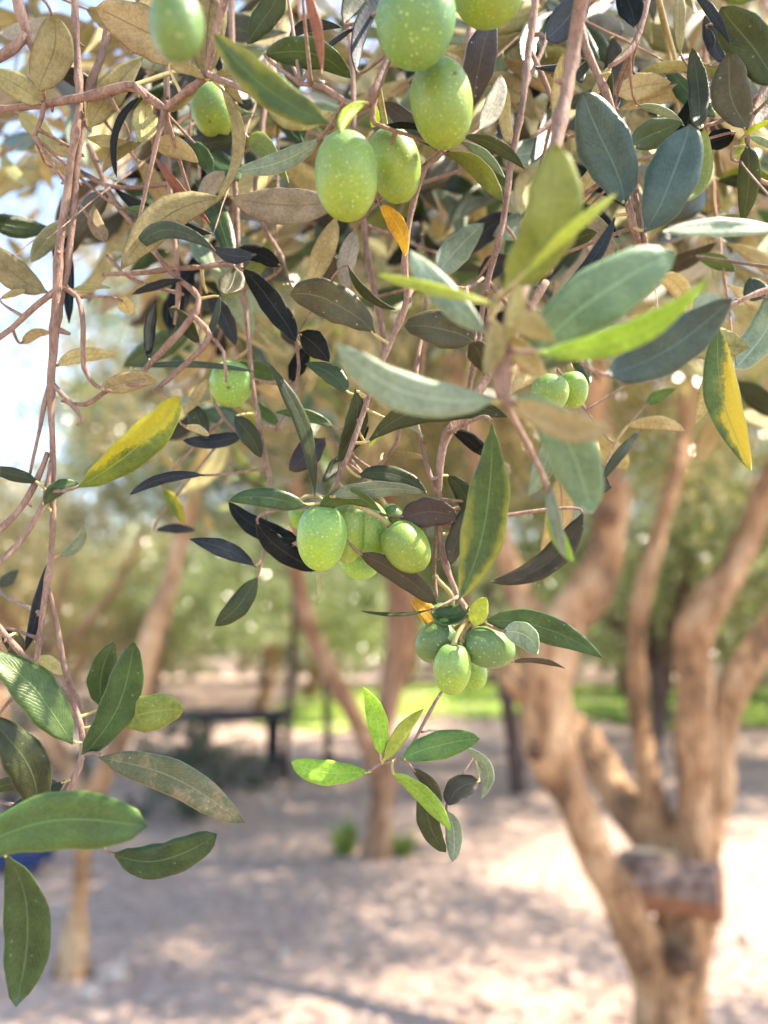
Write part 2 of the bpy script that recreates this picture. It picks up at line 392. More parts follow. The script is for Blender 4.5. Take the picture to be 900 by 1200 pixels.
def make_olive(parent, x, y, wpx, hpx, d, ang=0, samples=None, mat='olive', seed=0, tilt=0):
    """ang: degrees the stalk end leans clockwise from straight up in the picture"""
    c = at(x, y, d)
    ax = (UP * math.cos(R(ang)) + RT * math.sin(R(ang)) + FWD * math.sin(R(tilt))).normalized()
    lr = wpx / 2 / FPX * d; ln = hpx / 2 / FPX * d
    me = olive_mesh(lr, ln, [M[mat]], seed)
    o = link('olive', me, parent)
    q = ax.to_track_quat('Z', 'Y')
    o.rotation_mode = 'QUATERNION'; o.rotation_quaternion = q; o.location = c
    if samples:
        top = c + ax * (ln * .93)
        (p, r), dist = nearest(samples, top + ax * .006)
        k = 8
        pts = hermite(top, ax * max(dist, .004) * 1.1, p, (p - top) * .6, k)
        mb = MB(); tube(mb, [(pp, .0009 + (.0004 if i in (0, k) else 0)) for i, pp in enumerate(pts)], 8, 0, rough=.15, nscale=500)
        me = mb.mesh('stalk', [M['twigg']])
        st = bpy.data.objects.new('stalk', me); C.objects.link(st); st.parent = o
        st.matrix_parent_inverse = (Matrix.Translation(c - parent.location) @ q.to_matrix().to_4x4()).inverted() @ Matrix.Translation(-parent.location)
    return o

leafcount = [0]
def branch(name, label, cat, twigs, leaves, olives=(), group=None, tm='twig', depth_jit=.006, seed=1):
    rng = random.Random(seed)
    p0 = at(*twigs[0][0][:3])
    root = empty(name, p0, label, cat, group)
    samples = []
    for ti, tw in enumerate(twigs):
        mat = tm
        if isinstance(tw[-1], str): mat = tw[-1]; tw = tw[:-1]
        pts = [(at(x, y, d), wd * .78 / 2 / FPX * d) for x, y, d, wd in tw]
        # natural wobble
        res = crom(pts, .004)
        o = []
        for i, (p, r) in enumerate(res):
            e = min(1, i / 6, (len(res) - 1 - i) / 6)
            jv = noise.noise_vector(p * 38 + Vector((ti * 3.7, seed, 0))) * (.0011 * e)
            node = math.exp(-(((i * .004) % .021 - .010) / .0016) ** 2)
            o.append((p + jv, r * (1 + .35 * node)))
        mb = MB(); tube(mb, o, 10, 0, rough=.22, nscale=260, seed=ti)
        # bud stubs
        for i in range(4, len(o) - 3, 6):
            if rng.random() < .55 and o[i][1] > .0006:
                p, r = o[i]; t = (o[i + 1][0] - p).normalized()
                sd_ = t.orthogonal().normalized(); sd_.rotate(Matrix.Rotation(rng.uniform(0, 6.28), 3, t))
                q = p + sd_ * (r * rng.uniform(1.6, 3.2)) + t * r * .8
                tube(mb, [(p, r * .7), ((p + q) / 2, r * .55), (q, r * .3)], 6, 0)
        link('twig', mb.mesh('twig', [M[mat]]), root)
        samples += o
    for lf in leaves:
        kind, x0, y0, x1, y1, wd, d = lf[:7]
        bend = lf[7] if len(lf) > 7 else rng.uniform(-.06, .06)
        roll = R(lf[8]) if len(lf) > 8 else R(rng.uniform(-30, 30))
        kw = lf[9] if len(lf) > 9 else {}
        kw = dict(kw); dd = kw.pop('dd', rng.uniform(-depth_jit, depth_jit) * 1.6)
        make_leaf(root, kind, at(x0, y0, d), at(x1, y1, d + dd), wd / FPX * d, bend, roll, samples, rng, **kw)
        leafcount[0] += 1
    for k, ov in enumerate(olives):
        x, y, wp, hp, d = ov[:5]; ang = ov[5] if len(ov) > 5 else 0
        mt = ov[6] if len(ov) > 6 else 'olive'
        make_olive(root, x, y, wp, hp, d, ang, samples, mt, seed * 10 + k, tilt=ov[7] if len(ov) > 7 else 0)
    return root, samples
# ------------------------------------------------------------------ ground
def ground_mat():
    m, t, ns, ls, b = nt('dry_soil')
    geo = N(t, 'ShaderNodeNewGeometry'); P = geo.outputs['Position']
    n1 = N(t, 'ShaderNodeTexNoise', {'Vector': P, 'Scale': 1.1, 'Detail': 6.0, 'Roughness': .6})
    n2 = N(t, 'ShaderNodeTexNoise', {'Vector': P, 'Scale': 14.0, 'Detail': 6.0, 'Roughness': .7})
    n3 = N(t, 'ShaderNodeTexNoise', {'Vector': P, 'Scale': 70.0, 'Detail': 4.0})
    col = ramp(t, n1.outputs[0], [(.3, (.36, .235, .18)), (.5, (.47, .33, .265)), (.7, (.58, .44, .365))])
    col = mix(t, .6, col, ramp(t, n2.outputs[0], [(.34, (.21, .125, .09)), (.5, (.46, .32, .25)), (.64, (.70, .56, .47))]))
    col = mix(t, .3, col, ramp(t, n3.outputs[0], [(.3, (.24, .16, .12)), (.7, (.64, .55, .48))]))
    ls.new(col, b.inputs['Base Color']); b.inputs['Roughness'].default_value = .95; b.inputs['Specular IOR Level'].default_value = .1
    h = math_(t, 'ADD', n2.outputs[0], math_(t, 'MULTIPLY', n3.outputs[0], .5))
    bp = N(t, 'ShaderNodeBump', {'Height': h, 'Strength': .9, 'Distance': .06}); ls.new(bp.outputs[0], b.inputs['Normal'])
    return m
M['soil'] = ground_mat()
mb = MB(); xs = []
def gz(x, y): return .035 * noise.noise(Vector((x * .5, y * .5, 0))) + .012 * noise.noise(Vector((x * 2.3, y * 2.3, 4)))
nx, ny = 160, 200; vs = []; fs = []
def gy(j): t = j / ny; return -6 + 30 * t + 26 * t ** 4
for j in range(ny + 1):
    for i in range(nx + 1):
        X = (i / nx * 2 - 1) * 30; Y = gy(j); vs.append((X, Y, gz(X, Y)))
for j in range(ny):
    for i in range(nx): a = j * (nx + 1) + i; fs.append((a, a + 1, a + nx + 2, a + nx + 1))
mb.add(vs, fs, 0)
# skirt of far ground out to the horizon
e = 600; zb = -.05
b0 = [(-e, -e, zb - .3), (e, -e, zb - .3), (e, e, zb - .3), (-e, e, zb - .3)]
mb.add(b0, [(0, 1, 2, 3)], 0)
g = link('ground', mb.mesh('ground', [M['soil']])); tag(g, kind='structure')

def simple(name, c1, c2, scale, rough=.9, trans=0, bump=.5, dist=.02):
    m, t, ns, ls, b = nt(name)
    geo = N(t, 'ShaderNodeNewGeometry')
    n1 = N(t, 'ShaderNodeTexNoise', {'Vector': geo.outputs['Position'], 'Scale': float(scale), 'Detail': 5.0})
    col = ramp(t, n1.outputs[0], [(.35, c1), (.65, c2)])
    ls.new(col, b.inputs['Base Color']); b.inputs['Roughness'].default_value = rough; b.inputs['Specular IOR Level'].default_value = .2
    bp = N(t, 'ShaderNodeBump', {'Height': n1.outputs[0], 'Strength': bump, 'Distance': dist}); ls.new(bp.outputs[0], b.inputs['Normal'])
    if trans:
        tr = N(t, 'ShaderNodeBsdfTranslucent', {'Color': col}); ms = N(t, 'ShaderNodeMixShader', {0: trans, 1: b.outputs[0], 2: tr.outputs[0]})
        ls.new(ms.outputs[0], ns['Material Output'].inputs[0])
    return m
def lawn_mat():
    m, t, ns, ls, b = nt('lawn_green'); P = N(t, 'ShaderNodeNewGeometry').outputs['Position']
    n1 = N(t, 'ShaderNodeTexNoise', {'Vector': P, 'Scale': .7, 'Detail': 5.0}); n2 = N(t, 'ShaderNodeTexNoise', {'Vector': P, 'Scale': 5.0, 'Detail': 4.0})
    col = ramp(t, n2.outputs[0], [(.35, (.13, .22, .025)), (.65, (.32, .42, .06))])
    col = mix(t, ramp(t, n1.outputs[0], [(.56, (0, 0, 0)), (.66, (1, 1, 1))]), col, (.42, .32, .26))
    ls.new(col, b.inputs['Base Color']); b.inputs['Roughness'].default_value = .9
    bp = N(t, 'ShaderNodeBump', {'Height': n2.outputs[0], 'Strength': .6, 'Distance': .05}); ls.new(bp.outputs[0], b.inputs['Normal'])
    return m
M['lawn'] = lawn_mat()
M['blade'] = simple('grass_blade', (.11, .18, .04), (.24, .33, .08), 8, trans=.35)
M['stone'] = simple('pale_stone', (.28, .21, .17), (.46, .38, .32), 20)
M['litter'] = simple('dry_leaf_litter', (.20, .13, .08), (.50, .38, .24), 12)
# lawn strip far behind
rng = random.Random(5)
mb = MB(); vs = []; fs = []; n = 60
for j in range(2):
    for i in range(n + 1):
        X = -2.2 + 22 * i / n
        Y = (13.8 + 1.3 * math.sin(X * .8) + .7 * math.sin(X * 2.3)) if j == 0 else 23 + 1.2 * math.sin(X * .5)
        vs.append((X, Y, .045))
for i in range(n): fs.append((i, i + 1, n + 2 + i, n + 1 + i))
mb.add(vs, fs, 0); lw = link('lawn', mb.mesh('lawn', [M['lawn']])); tag(lw, kind='structure')
mb = MB()
for k in range(9000):
    X = rng.uniform(-2.2, 15); Y = rng.uniform(13.0, 22.5); h = rng.uniform(.06, .2); a = rng.uniform(0, 3.14); w_ = .012
    dx, dy = math.cos(a) * w_, math.sin(a) * w_; l = rng.uniform(-.05, .05)
    mb.add([(X - dx, Y - dy, .04), (X + dx, Y + dy, .04), (X + l, Y + l, .04 + h)], [(0, 1, 2)], 0)
gr = link('grass', mb.mesh('grass', [M['blade']])); tag(gr, 'bright green sunlit grass in the strip behind the trees', 'grass', kind='stuff')
# pebbles and leaf litter
def blob(mb, c, r, seed, mat=0, sub=1):
    bm = bmesh.new(); bmesh.ops.create_icosphere(bm, subdivisions=sub, radius=1)
    vs = []
    for v in bm.verts:
        k = 1 + .5 * noise.noise(v.co * 1.4 + Vector((seed, 0, 0)))
        vs.append((c[0] + v.co.x * r[0] * k, c[1] + v.co.y * r[1] * k, c[2] + v.co.z * r[2] * k))
    mb.add(vs, [tuple(v.index for v in f.verts) for f in bm.faces], mat); bm.free()
mb = MB()
for k in range(1500):
    Y = 1.2 + 11 * rng.random() ** 1.6; X = rng.uniform(-1, 1) * (1.2 + Y * .65); r = rng.uniform(.006, .022) * (1 + rng.random() ** 6 * 1.5)
    blob(mb, (X, Y, gz(X, Y) + r * .2), (r, r * rng.uniform(.6, 1), r * .6), k)
pb = link('pebbles', mb.mesh('pebbles', [M['stone']], False)); tag(pb, 'small pale stones and clods scattered over the dry soil', 'pebbles', kind='stuff')
mb = MB()
for k in range(5000):
    Y = 1.2 + 11 * rng.random() ** 1.5; X = rng.uniform(-1, 1) * (1.2 + Y * .65); a = rng.uniform(0, 6.28); l = rng.uniform(.02, .035); w_ = l * .25
    z = gz(X, Y) + .008; ca, sa = math.cos(a), math.sin(a); t1 = rng.uniform(-.006, .012)
    mb.add([(X - ca * l, Y - sa * l, z), (X + sa * w_, Y - ca * w_, z + .004), (X + ca * l, Y + sa * l, z + t1), (X - sa * w_, Y + ca * w_, z + .006)], [(0, 1, 2, 3)], 0)
lt = link('leaf_litter', mb.mesh('leaf_litter', [M['litter']], False)); tag(lt, 'dry fallen olive leaves littering the ground', 'fallen leaves', kind='stuff')
# rocks
def rock(x, y, s, seed, label, name='rock'):
    p, t = ground(x, y); mb = MB()
    r = s / FPX * t / 2
    blob(mb, (0, 0, 0), (r, r * .8, r * .6), seed, 0, 3)
    o = link(name, mb.mesh('rock', [M['stone']])); o.location = (p.x, p.y, gz(p.x, p.y) + r * .25); tag(o, label, 'rock', 'pale rocks on the soil')
rock(132, 1145, 42, 3, 'pale lumpy rock beside the foot of the thin left trunk')
rock(108, 1168, 26, 8, 'small stone in front of the foot of the thin left trunk')

# ------------------------------------------------------------------ crowns
def crown_mat(name, stops, trans=.35):
    m, t, ns, ls, b = nt(name)
    at_ = N(t, 'ShaderNodeAttribute', attribute_name='rnd')
    geo = N(t, 'ShaderNodeNewGeometry')
    col = ramp(t, at_.outputs['Fac'], stops)
    ls.new(col, b.inputs['Base Color']); b.inputs['Roughness'].default_value = .2; b.inputs['Specular IOR Level'].default_value = 1.0
    tr = N(t, 'ShaderNodeBsdfTranslucent', {'Color': mix(t, .4, col, (.4, .45, .1))})
    ms = N(t, 'ShaderNodeMixShader', {0: trans, 1: b.outputs[0], 2: tr.outputs[0]}); ls.new(ms.outputs[0], ns['Material Output'].inputs[0])
    return m
M['crown'] = crown_mat('olive_crown_leaves', [(0, (.015, .02, .006)), (.3, (.06, .075, .02)), (.55, (.20, .21, .07)), (.8, (.44, .42, .19)), (1, (.50, .46, .28))])
M['crownw'] = crown_mat('olive_crown_leaves_warm', [(0, (.015, .015, .006)), (.3, (.09, .08, .025)), (.55, (.34, .28, .12)), (.8, (.48, .37, .18)), (1, (.56, .47, .25))])
M['crowng'] = crown_mat('fresh_green_crown_leaves', [(0, (.02, .03, .008)), (.35, (.10, .15, .035)), (.65, (.34, .42, .18)), (1, (.48, .54, .32))])
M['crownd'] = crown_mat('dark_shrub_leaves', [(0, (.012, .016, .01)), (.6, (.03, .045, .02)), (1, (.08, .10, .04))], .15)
def crown_mesh(seed, rx, rz, nclump, per, lsize, mat, cz=0.0, low=-.75, sub=7):
    rng = random.Random(seed); vs = []; fs = []; rv = []
    for c in range(nclump):
        while True:
            p = Vector((rng.uniform(-1, 1), rng.uniform(-1, 1), rng.uniform(low, 1)))
            if .35 < p.length < 1 + .12 * math.sin(seed + p.x * 5 + p.y * 4): break
        cc = Vector((p.x * rx, p.y * rx, p.z * rz + cz)); cr = rng.uniform(.3, .55) * rx / 2.4
        tone = rng.gauss(-.03, .17)
        for sb in range(sub):
            sc = cc + Vector((rng.gauss(0, 1), rng.gauss(0, 1), rng.gauss(0, .8))) * cr * .55; t2 = tone + rng.gauss(0, .16)
            sr = rng.uniform(.09, .17) * rx / 2.4
            ax = Vector((rng.gauss(0, 1), rng.gauss(0, 1), rng.gauss(-.6, .8))).normalized()
            for k in range(max(1, per // sub)):
                q = sc + Vector((rng.gauss(0, 1), rng.gauss(0, 1), rng.gauss(0, 1))) * sr * .6 + ax * rng.uniform(-1.4, 1.4) * sr
                a = (ax * .8 + Vector((rng.gauss(0, .8), rng.gauss(0, .8), rng.gauss(0, .8)))).normalized()
                s_ = a.cross(Vector((rng.gauss(0, 1), rng.gauss(0, 1), rng.gauss(0, 1)))).normalized(); nn = s_.cross(a)
                L = lsize * rng.uniform(.7, 1.25); W = L * .14
                b = len(vs)
                vs += [q, q + a * L * .5 + s_ * W, q + a * L, q + a * L * .5 - s_ * W, q + a * L * .5 - nn * W * .35]
                fs += [(b, b + 1, b + 4), (b + 1, b + 2, b + 4), (b + 2, b + 3, b + 4), (b + 3, b, b + 4)]
                r = min(1, max(0, rng.random() * .5 + .25 + t2)); rv += [r] * 5
    me = bpy.data.meshes.new('crown'); me.from_pydata([tuple(v) for v in vs], [], fs)
    at_ = me.attributes.new('rnd', 'FLOAT', 'POINT'); at_.data.foreach_set('value', rv)
    me.materials.append(mat); me.update(); return me
CR = [crown_mesh(11, 2.6, 1.7, 150, 300, .085, M['crown']),
      crown_mesh(12, 2.6, 1.7, 150, 320, .085, M['crownw']),
      crown_mesh(13, 2.7, 1.8, 120, 260, .12, M['crowng']),
      crown_mesh(14, 2.0, 1.4, 46, 200, .075, M['crownw'])]

def tree_tube(mb, path, seed, rough=.26):
    res = crom(path, .04)
    tube(mb, res, 18, 0, rough=rough, nscale=7, seed=seed, lump=.2, ridge=.09)
def px(path, d0=None):
    return [(at(x, y, d), w_ * .72 / 2 / FPX * d) for x, y, d, w_ in path]

# ---- the big forked tree at right
base, _ = ground(783, 1262)
rt = empty('olive_tree', base, 'big forked olive tree at right with a sawn log wedged in its fork', 'tree', 'olive trees of the grove')
D = 2.75
mb = MB()
tree_tube(mb, px([(800, 1340, D + .02, 190), (790, 1290, D, 140), (785, 1230, D, 116), (783, 1180, D, 112), (790, 1110, D, 96), (800, 1060, D + .04, 88), (800, 1010, D + .08, 84)]), 1)
link('trunk', mb.mesh('trunk', [M['bark']]), rt)
limbs = [
    [(775, 1190, D, 86), (756, 1120, D - .03, 76), (728, 1050, D - .06, 66), (700, 1000, D - .1, 60), (672, 935, D - .12, 66), (643, 880, D - .13, 76), (636, 820, D - .13, 80), (640, 765, D - .13, 86), (668, 722, D - .12, 74), (700, 680, D - .1, 58), (714, 630, D - .1, 54), (718, 580, D - .08, 60), (700, 520, D - .05, 50), (694, 440, D, 46), (690, 330, D + .1, 40), (660, 180, D + .25, 32)],
    [(648, 790, D - .13, 60), (628, 735, D - .1, 52), (606, 690, D - .04, 44), (590, 640, D, 38), (560, 540, D + .1, 32), (530, 420, D + .25, 28)],
    [(645, 850, D - .13, 40), (612, 815, D - .16, 26), (590, 792, D - .2, 18)],
    [(792, 1030, D + .1, 70), (755, 965, D + .2, 66), (722, 925, D + .3, 56), (690, 878, D + .42, 50), (655, 835, D + .55, 44), (600, 790, D + .75, 34), (540, 700, D + 1.0, 28)],
    [(790, 1020, D + .12, 60), (765, 940, D + .16, 50), (752, 870, D + .2, 36), (745, 800, D + .22, 30), (746, 735, D + .24, 28), (758, 680, D + .26, 28), (776, 610, D + .3, 26), (800, 520, D + .4, 26), (810, 380, D + .55, 22)],
    [(808, 1040, D + .05, 74), (812, 960, D + .06, 62), (811, 880, D + .07, 58), (813, 800, D + .08, 56), (816, 735, D + .08, 60), (845, 690, D + .1, 52), (873, 640, D + .12, 44), (892, 590, D + .15, 42), (925, 510, D + .2, 38), (960, 380, D + .35, 32)],
    [(818, 1010, D + .12, 56), (838, 930, D + .16, 52), (842, 870, D + .2, 52), (858, 815, D + .22, 50), (885, 765, D + .26, 46), (925, 715, D + .3, 44), (985, 640, D + .4, 36)]]
for i, l in enumerate(limbs):
    mb = MB(); tree_tube(mb, px(l), 10 + i); link('limb', mb.mesh('limb', [M['bark']]), rt)
# burls and pruning knots
def knot(parent, x, y, d, wpx, seed):
    mb = MB(); c = at(x, y, d); r = wpx / 2 / FPX * d; blob(mb, (0, 0, 0), (r, r, r), seed, 0, 3)
    o = link('knot', mb.mesh('knot', [M['knot']]), parent); o.location = c
knot(rt, 711, 606, D - .15, 22, 2); knot(rt, 628, 880, D - .215, 20, 5); knot(rt, 796, 1128, D - .135, 30, 9)
def put_crown(parent, me, loc, rz=0, s=1):
    o = bpy.data.objects.new('crown', me); C.objects.link(o); o.parent = parent
    o.matrix_parent_inverse = Matrix.Translation(-parent.location)
    o.location = loc; o.rotation_euler = (0, 0, rz); o.scale = (s, s, s); return o
put_crown(rt, CR[1], (1.5, 3.7, 3.65), .4, .95)

# ---- sawn log wedged in the fork
M['logend'] = simple('sawn_log_end', (.15, .07, .04), (.25, .13, .075), 30)
M['logbark'] = simple('grey_log_bark', (.085, .055, .045), (.26, .18, .14), 22, bump=.9, dist=.02)
lc = at(782, 1038, D - .03)
lg = empty('log', lc, 'short sawn grey log with red-brown cut face wedged in the tree fork', 'log')
mb = MB(); vs = []; fs = []
axl = (at(846, 1048, D - .16) - at(728, 1030, D - .0)); Ll = axl.length; axl.normalize()
p0 = at(728, 1030, D - .0); u_ = axl.orthogonal().normalized(); v_ = axl.cross(u_)
nseg, nl = 30, 14
for i in range(nl + 1):
    for k in range(nseg):
        an = 2 * math.pi * k / nseg; dv = u_ * math.cos(an) + v_ * math.sin(an)
        q = p0 + axl * (Ll * i / nl)
        r = .094 * (1 + .12 * noise.noise((dv * 2 + axl * i * .2))) + .007 * math.sin(an * 9 + i * .3)
        if dv.z < -.15 and dv.y < .3: r *= .93
        vs.append(q + dv * r)
for i in range(nl):
    for k in range(nseg): k2 = (k + 1) % nseg; fs.append((i * nseg + k, i * nseg + k2, (i + 1) * nseg + k2, (i + 1) * nseg + k))
mb.add(vs, fs, 0); mb.add(vs[:nseg], [tuple(reversed(range(nseg)))], 1); mb.add(vs[-nseg:], [tuple(range(nseg))], 1)
# split red-brown heartwood showing along the lower front
fs2 = [i for i, f in enumerate(mb.f) if len(f) == 4 and (lambda c: (c - (p0 + axl * (c - p0).dot(axl))).normalized())(sum((Vector(mb.v[j]) for j in f), Vector()) / 4).dot(Vector((0, -.75, -.66))) > .72]
for i in fs2: mb.m[i] = 1
link('log_body', mb.mesh('log_body', [M['logbark'], M['logend']], True), lg)
M['plank'] = simple('raw_wood', (.42, .28, .15), (.6, .44, .27), 14)
mb = MB(); a_ = at(736, 998, D + .02); b_ = at(792, 1004, D - .02)
tube(mb, [(a_, .018), (a_.lerp(b_, .5), .021), (b_, .016)], 7, 0, rough=.3, nscale=40)
sp = link('wood_splinter', mb.mesh('splinter', [M['plank']], False), lg)

# ---- generic background trees
def gtree(x, y, wtrunk, crown, label, paths=None, mat='bark', crz=0, cs=1.0, ch=3.3, name='olive_tree', group='olive trees of the grove', pos=None, seed=0, limb_d=None, cdx=0, cdy=0):
    rng = random.Random(seed)
    if pos: p = Vector(pos); t = p.y
    else: p, t = ground(x, y)
    root = empty(name, p, label, 'tree', group)
    if paths:
        for i, pa in enumerate(paths):
            mb = MB(); tree_tube(mb, [(at(a, b, t + c), w_ * .74 / 2 / FPX * (t + c)) for a, b, c, w_ in pa], seed + i)
            link('trunk' if i == 0 else 'limb', mb.mesh('trunk', [M[mat]]), root)
    else:
        r = wtrunk / 2
        mb = MB(); pt = p.copy(); path = [(pt + Vector((0, 0, -.1)), r * 1.5), (pt + Vector((0, 0, .12)), r * 1.1)]
        lx, ly = rng.uniform(-.2, .2), rng.uniform(-.2, .2)
        for k in range(1, 5): path.append((pt + Vector((lx * k * .6 + rng.uniform(-.05, .05), ly * k * .6, .12 + k * .33)), r * (1 - .07 * k)))
        tree_tube(mb, path, seed); link('trunk', mb.mesh('trunk', [M[mat]]), root)
        top = path[-2][0]
        for k in range(4):
            an = k * 1.57 + rng.uniform(-.4, .4); mb = MB()
            d = Vector((math.cos(an), math.sin(an), 0))
            tree_tube(mb, [(top, r * .65), (top + d * .3 + Vector((0, 0, .35)), r * .55), (top + d * .7 + Vector((0, 0, .9)), r * .42), (top + d * 1.0 + Vector((0, 0, 1.6)), r * .25)], seed + k)
            link('limb', mb.mesh('limb', [M[mat]]), root)
    put_crown(root, CR[crown], (p.x + cdx, p.y + cdy, ch * 1.0), crz, cs)
    return root
gtree(440, 1005, 0, 1, 'middle olive tree with red-brown forked trunk and grass tufts at its foot', [
    [(440, 1030, .05, 74), (442, 1000, 0, 50), (446, 960, 0, 40), (448, 910, 0, 40), (444, 880, 0, 46), (452, 840, .05, 38), (462, 790, .1, 42), (470, 735, .15, 50), (470, 670, .2, 42), (450, 590, .3, 36), (440, 480, .5, 30)],
    [(444, 900, 0, 40), (420, 850, -.1, 30), (392, 795, -.2, 28), (362, 735, -.3, 27), (345, 660, -.4, 24), (350, 560, -.5, 20)]], 'barkr', .7, .85, 3.7, seed=20, cdx=.7)
gtree(85, 1140, 0, 3, 'slender olive tree at lower left with V-shaped limbs and flared foot', [
    [(75, 1175, .05, 90), (84, 1135, 0, 56), (90, 1085, 0, 32), (95, 1030, 0, 26), (98, 980, 0, 28), (98, 945, 0, 34), (75, 895, .1, 30), (45, 835, .2, 28), (10, 760, .3, 24)],
    [(98, 955, 0, 34), (122, 905, 0, 30), (146, 850, .05, 36), (163, 790, .1, 42), (185, 730, .15, 36), (205, 665, .3, 30), (230, 560, .5, 24)]], 'bark', .2, .85, 3.6, seed=30, cdx=.5, cdy=.8)
gtree(605, 930, 0, 0, 'dark trunked olive tree just behind the big forked one', [
    [(608, 945, .05, 40), (606, 920, 0, 28), (603, 880, 0, 26), (596, 830, 0, 24), (585, 770, .1, 20), (570, 690, .2, 16)]], 'barkd', 1.2, 1.0, 3.8, seed=40)
gtree(335, 915, 0, 2, 'thin dark leaning trunk beside the dark table', [
    [(332, 925, .05, 24), (334, 890, 0, 15), (338, 840, 0, 13), (343, 780, 0, 11), (345, 700, .1, 10)]], 'barkd', 2.2, .9, 3.9, seed=50)
gtree(386, 905, 0, 0, 'thin dark trunk between the table and the middle tree', [
    [(386, 912, .05, 22), (385, 880, 0, 13), (383, 830, 0, 12), (380, 760, .1, 10)]], 'barkd', 3.0, 1.0, 4.0, seed=60)
rng = random.Random(77)
k = 0
spots = []
for row, Y in enumerate((9.5, 14, 19, 25, 32, 40)):
    span = Y * .62 + 2; nn = int(span * 2 / 3.9) + 1
    for i in range(nn):
        X = -span + (i + .5) * 2 * span / nn + rng.uniform(-.8, .8)
        spots.append((X, Y + rng.uniform(-.9, .9), row))
for X, Y, row in spots:
    if row < 1 and (X < -2 or -1.2 < X < 2.0): continue
    if row in (1, 2) and abs(X - 1.5) < 1.5: continue
    k += 1
    c = rng.choice([0, 1, 0, 2] if row < 2 else [0, 2, 2, 1])
    lab = 'olive tree in the nearer back row %s' % ('left of the middle tree, over the dark table' if X < 0 else 'behind the big forked tree') if row == 0 else \
          'blurred olive tree in the sunlit far rows of the grove'
    gtree(0, 0, rng.uniform(.2, .34), c, lab, pos=(X, Y, 0), mat=rng.choice(['bark', 'barkd', 'barkr']), crz=rng.uniform(0, 6.28),
          cs=rng.uniform(.95, 1.25), ch=rng.uniform(2.15, 2.6) if row > 0 else 3.0, seed=100 + k,
          group='olive trees in the nearer back row' if row == 0 else 'olive trees in the far rows')
for X, Y, lab in ((-3.6, 7.6, 'sparse airy olive tree thin against the bright sky at the left edge'), (-6.0, 12.5, 'airy olive tree further back at the left edge under the bright sky')):
    gtree(0, 0, .18, 3, lab, pos=(X, Y, 0), mat='bark', crz=X, cs=1.25, ch=3.6, seed=int(Y * 7))
# host tree: the hanging sprays grow from its boughs; it stands behind the camera
ht = empty('olive_tree', (-1.2, -1.7, 0), 'host olive tree whose boughs overhang the picture from above', 'tree', 'olive trees of the grove')
mb = MB(); tree_tube(mb, [(Vector((-1.2, -1.7, -.1)), .26), (Vector((-1.2, -1.7, .3)), .18), (Vector((-1.1, -1.5, 1.1)), .15), (Vector((-.9, -1.1, 1.9)), .12)], 3)
link('trunk', mb.mesh('trunk', [M['bark']]), ht)
for i, pa in enumerate([
    [(-.9, -1.1, 1.85, .1), (-.6, -.4, 2.25, .06), (-.3, .1, 2.3, .04), (.1, .5, 2.3, .03), (.5, .8, 2.42, .015), (.8, 1.1, 2.55, .004)],
    [(-.9, -1.1, 1.85, .08), (-.8, -.4, 2.3, .05), (-.6, .3, 2.35, .03), (-.5, 1.0, 2.5, .004)],
    [(-.9, -1.1, 1.85, .08), (-.1, -.7, 2.4, .05), (.8, -.2, 2.6, .03), (1.5, .3, 2.8, .004)]]):
    mb = MB(); tree_tube(mb, [(Vector(q[:3]), q[3]) for q in pa], 5 + i); link('limb', mb.mesh('limb', [M['bark']]), ht)
HC = crown_mesh(31, 2.1, .8, 44, 170, .065, M['crownw'])
put_crown(ht, HC, (.5, -.2, 3.25), 0, 1)

# ---- grass tufts
def tuft(x, y, wpx, hpx, label, seed):
    p, t = ground(x, y); rng = random.Random(seed); mb = MB(); wr = wpx / 2 / FPX * t; H = hpx / FPX * t
    for k in range(160):
        a = rng.uniform(0, 6.28); r = wr * .6 * math.sqrt(rng.random()); X, Y = r * math.cos(a), r * math.sin(a)
        h = H * rng.uniform(.25, 1.0); l = Vector((math.cos(a), math.sin(a), 0)) * rng.uniform(0, 1.2) * wr; sd_ = Vector((-math.sin(a), math.cos(a), 0)) * .006
        b = Vector((X, Y, 0)); m1 = b + l * .4 + Vector((0, 0, h * .6)); tp = b + l + Vector((0, 0, h))
        mb.add([b - sd_, b + sd_, m1 + sd_ * .8, m1 - sd_ * .8, tp], [(0, 1, 2, 3), (3, 2, 4)], 0)
    o = link('grass_tuft', mb.mesh('tuft', [M['blade']])); o.location = (p.x, p.y, gz(p.x, p.y)); tag(o, label, 'grass tuft', 'grass tufts by the middle trunk')
tuft(403, 1000, 40, 42, 'dark green grass tuft left of the middle trunk', 1)
tuft(470, 1002, 42, 30, 'pale green grass tuft right of the middle trunk', 2)
# ---- shrubs in the dark corner at left
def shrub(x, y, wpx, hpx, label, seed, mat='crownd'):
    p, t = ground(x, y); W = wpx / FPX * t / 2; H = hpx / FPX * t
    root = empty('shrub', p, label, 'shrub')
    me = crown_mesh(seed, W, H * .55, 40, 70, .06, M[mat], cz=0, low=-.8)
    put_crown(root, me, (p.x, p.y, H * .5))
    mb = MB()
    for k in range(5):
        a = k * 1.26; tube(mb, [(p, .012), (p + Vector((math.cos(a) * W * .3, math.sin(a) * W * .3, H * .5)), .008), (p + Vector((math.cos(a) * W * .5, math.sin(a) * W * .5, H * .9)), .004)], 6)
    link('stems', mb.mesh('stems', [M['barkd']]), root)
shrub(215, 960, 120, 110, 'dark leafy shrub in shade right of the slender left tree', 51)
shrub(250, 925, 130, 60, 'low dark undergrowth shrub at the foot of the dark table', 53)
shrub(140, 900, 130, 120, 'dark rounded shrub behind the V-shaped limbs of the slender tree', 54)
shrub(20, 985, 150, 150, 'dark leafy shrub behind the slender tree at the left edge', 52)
hrng = random.Random(9)
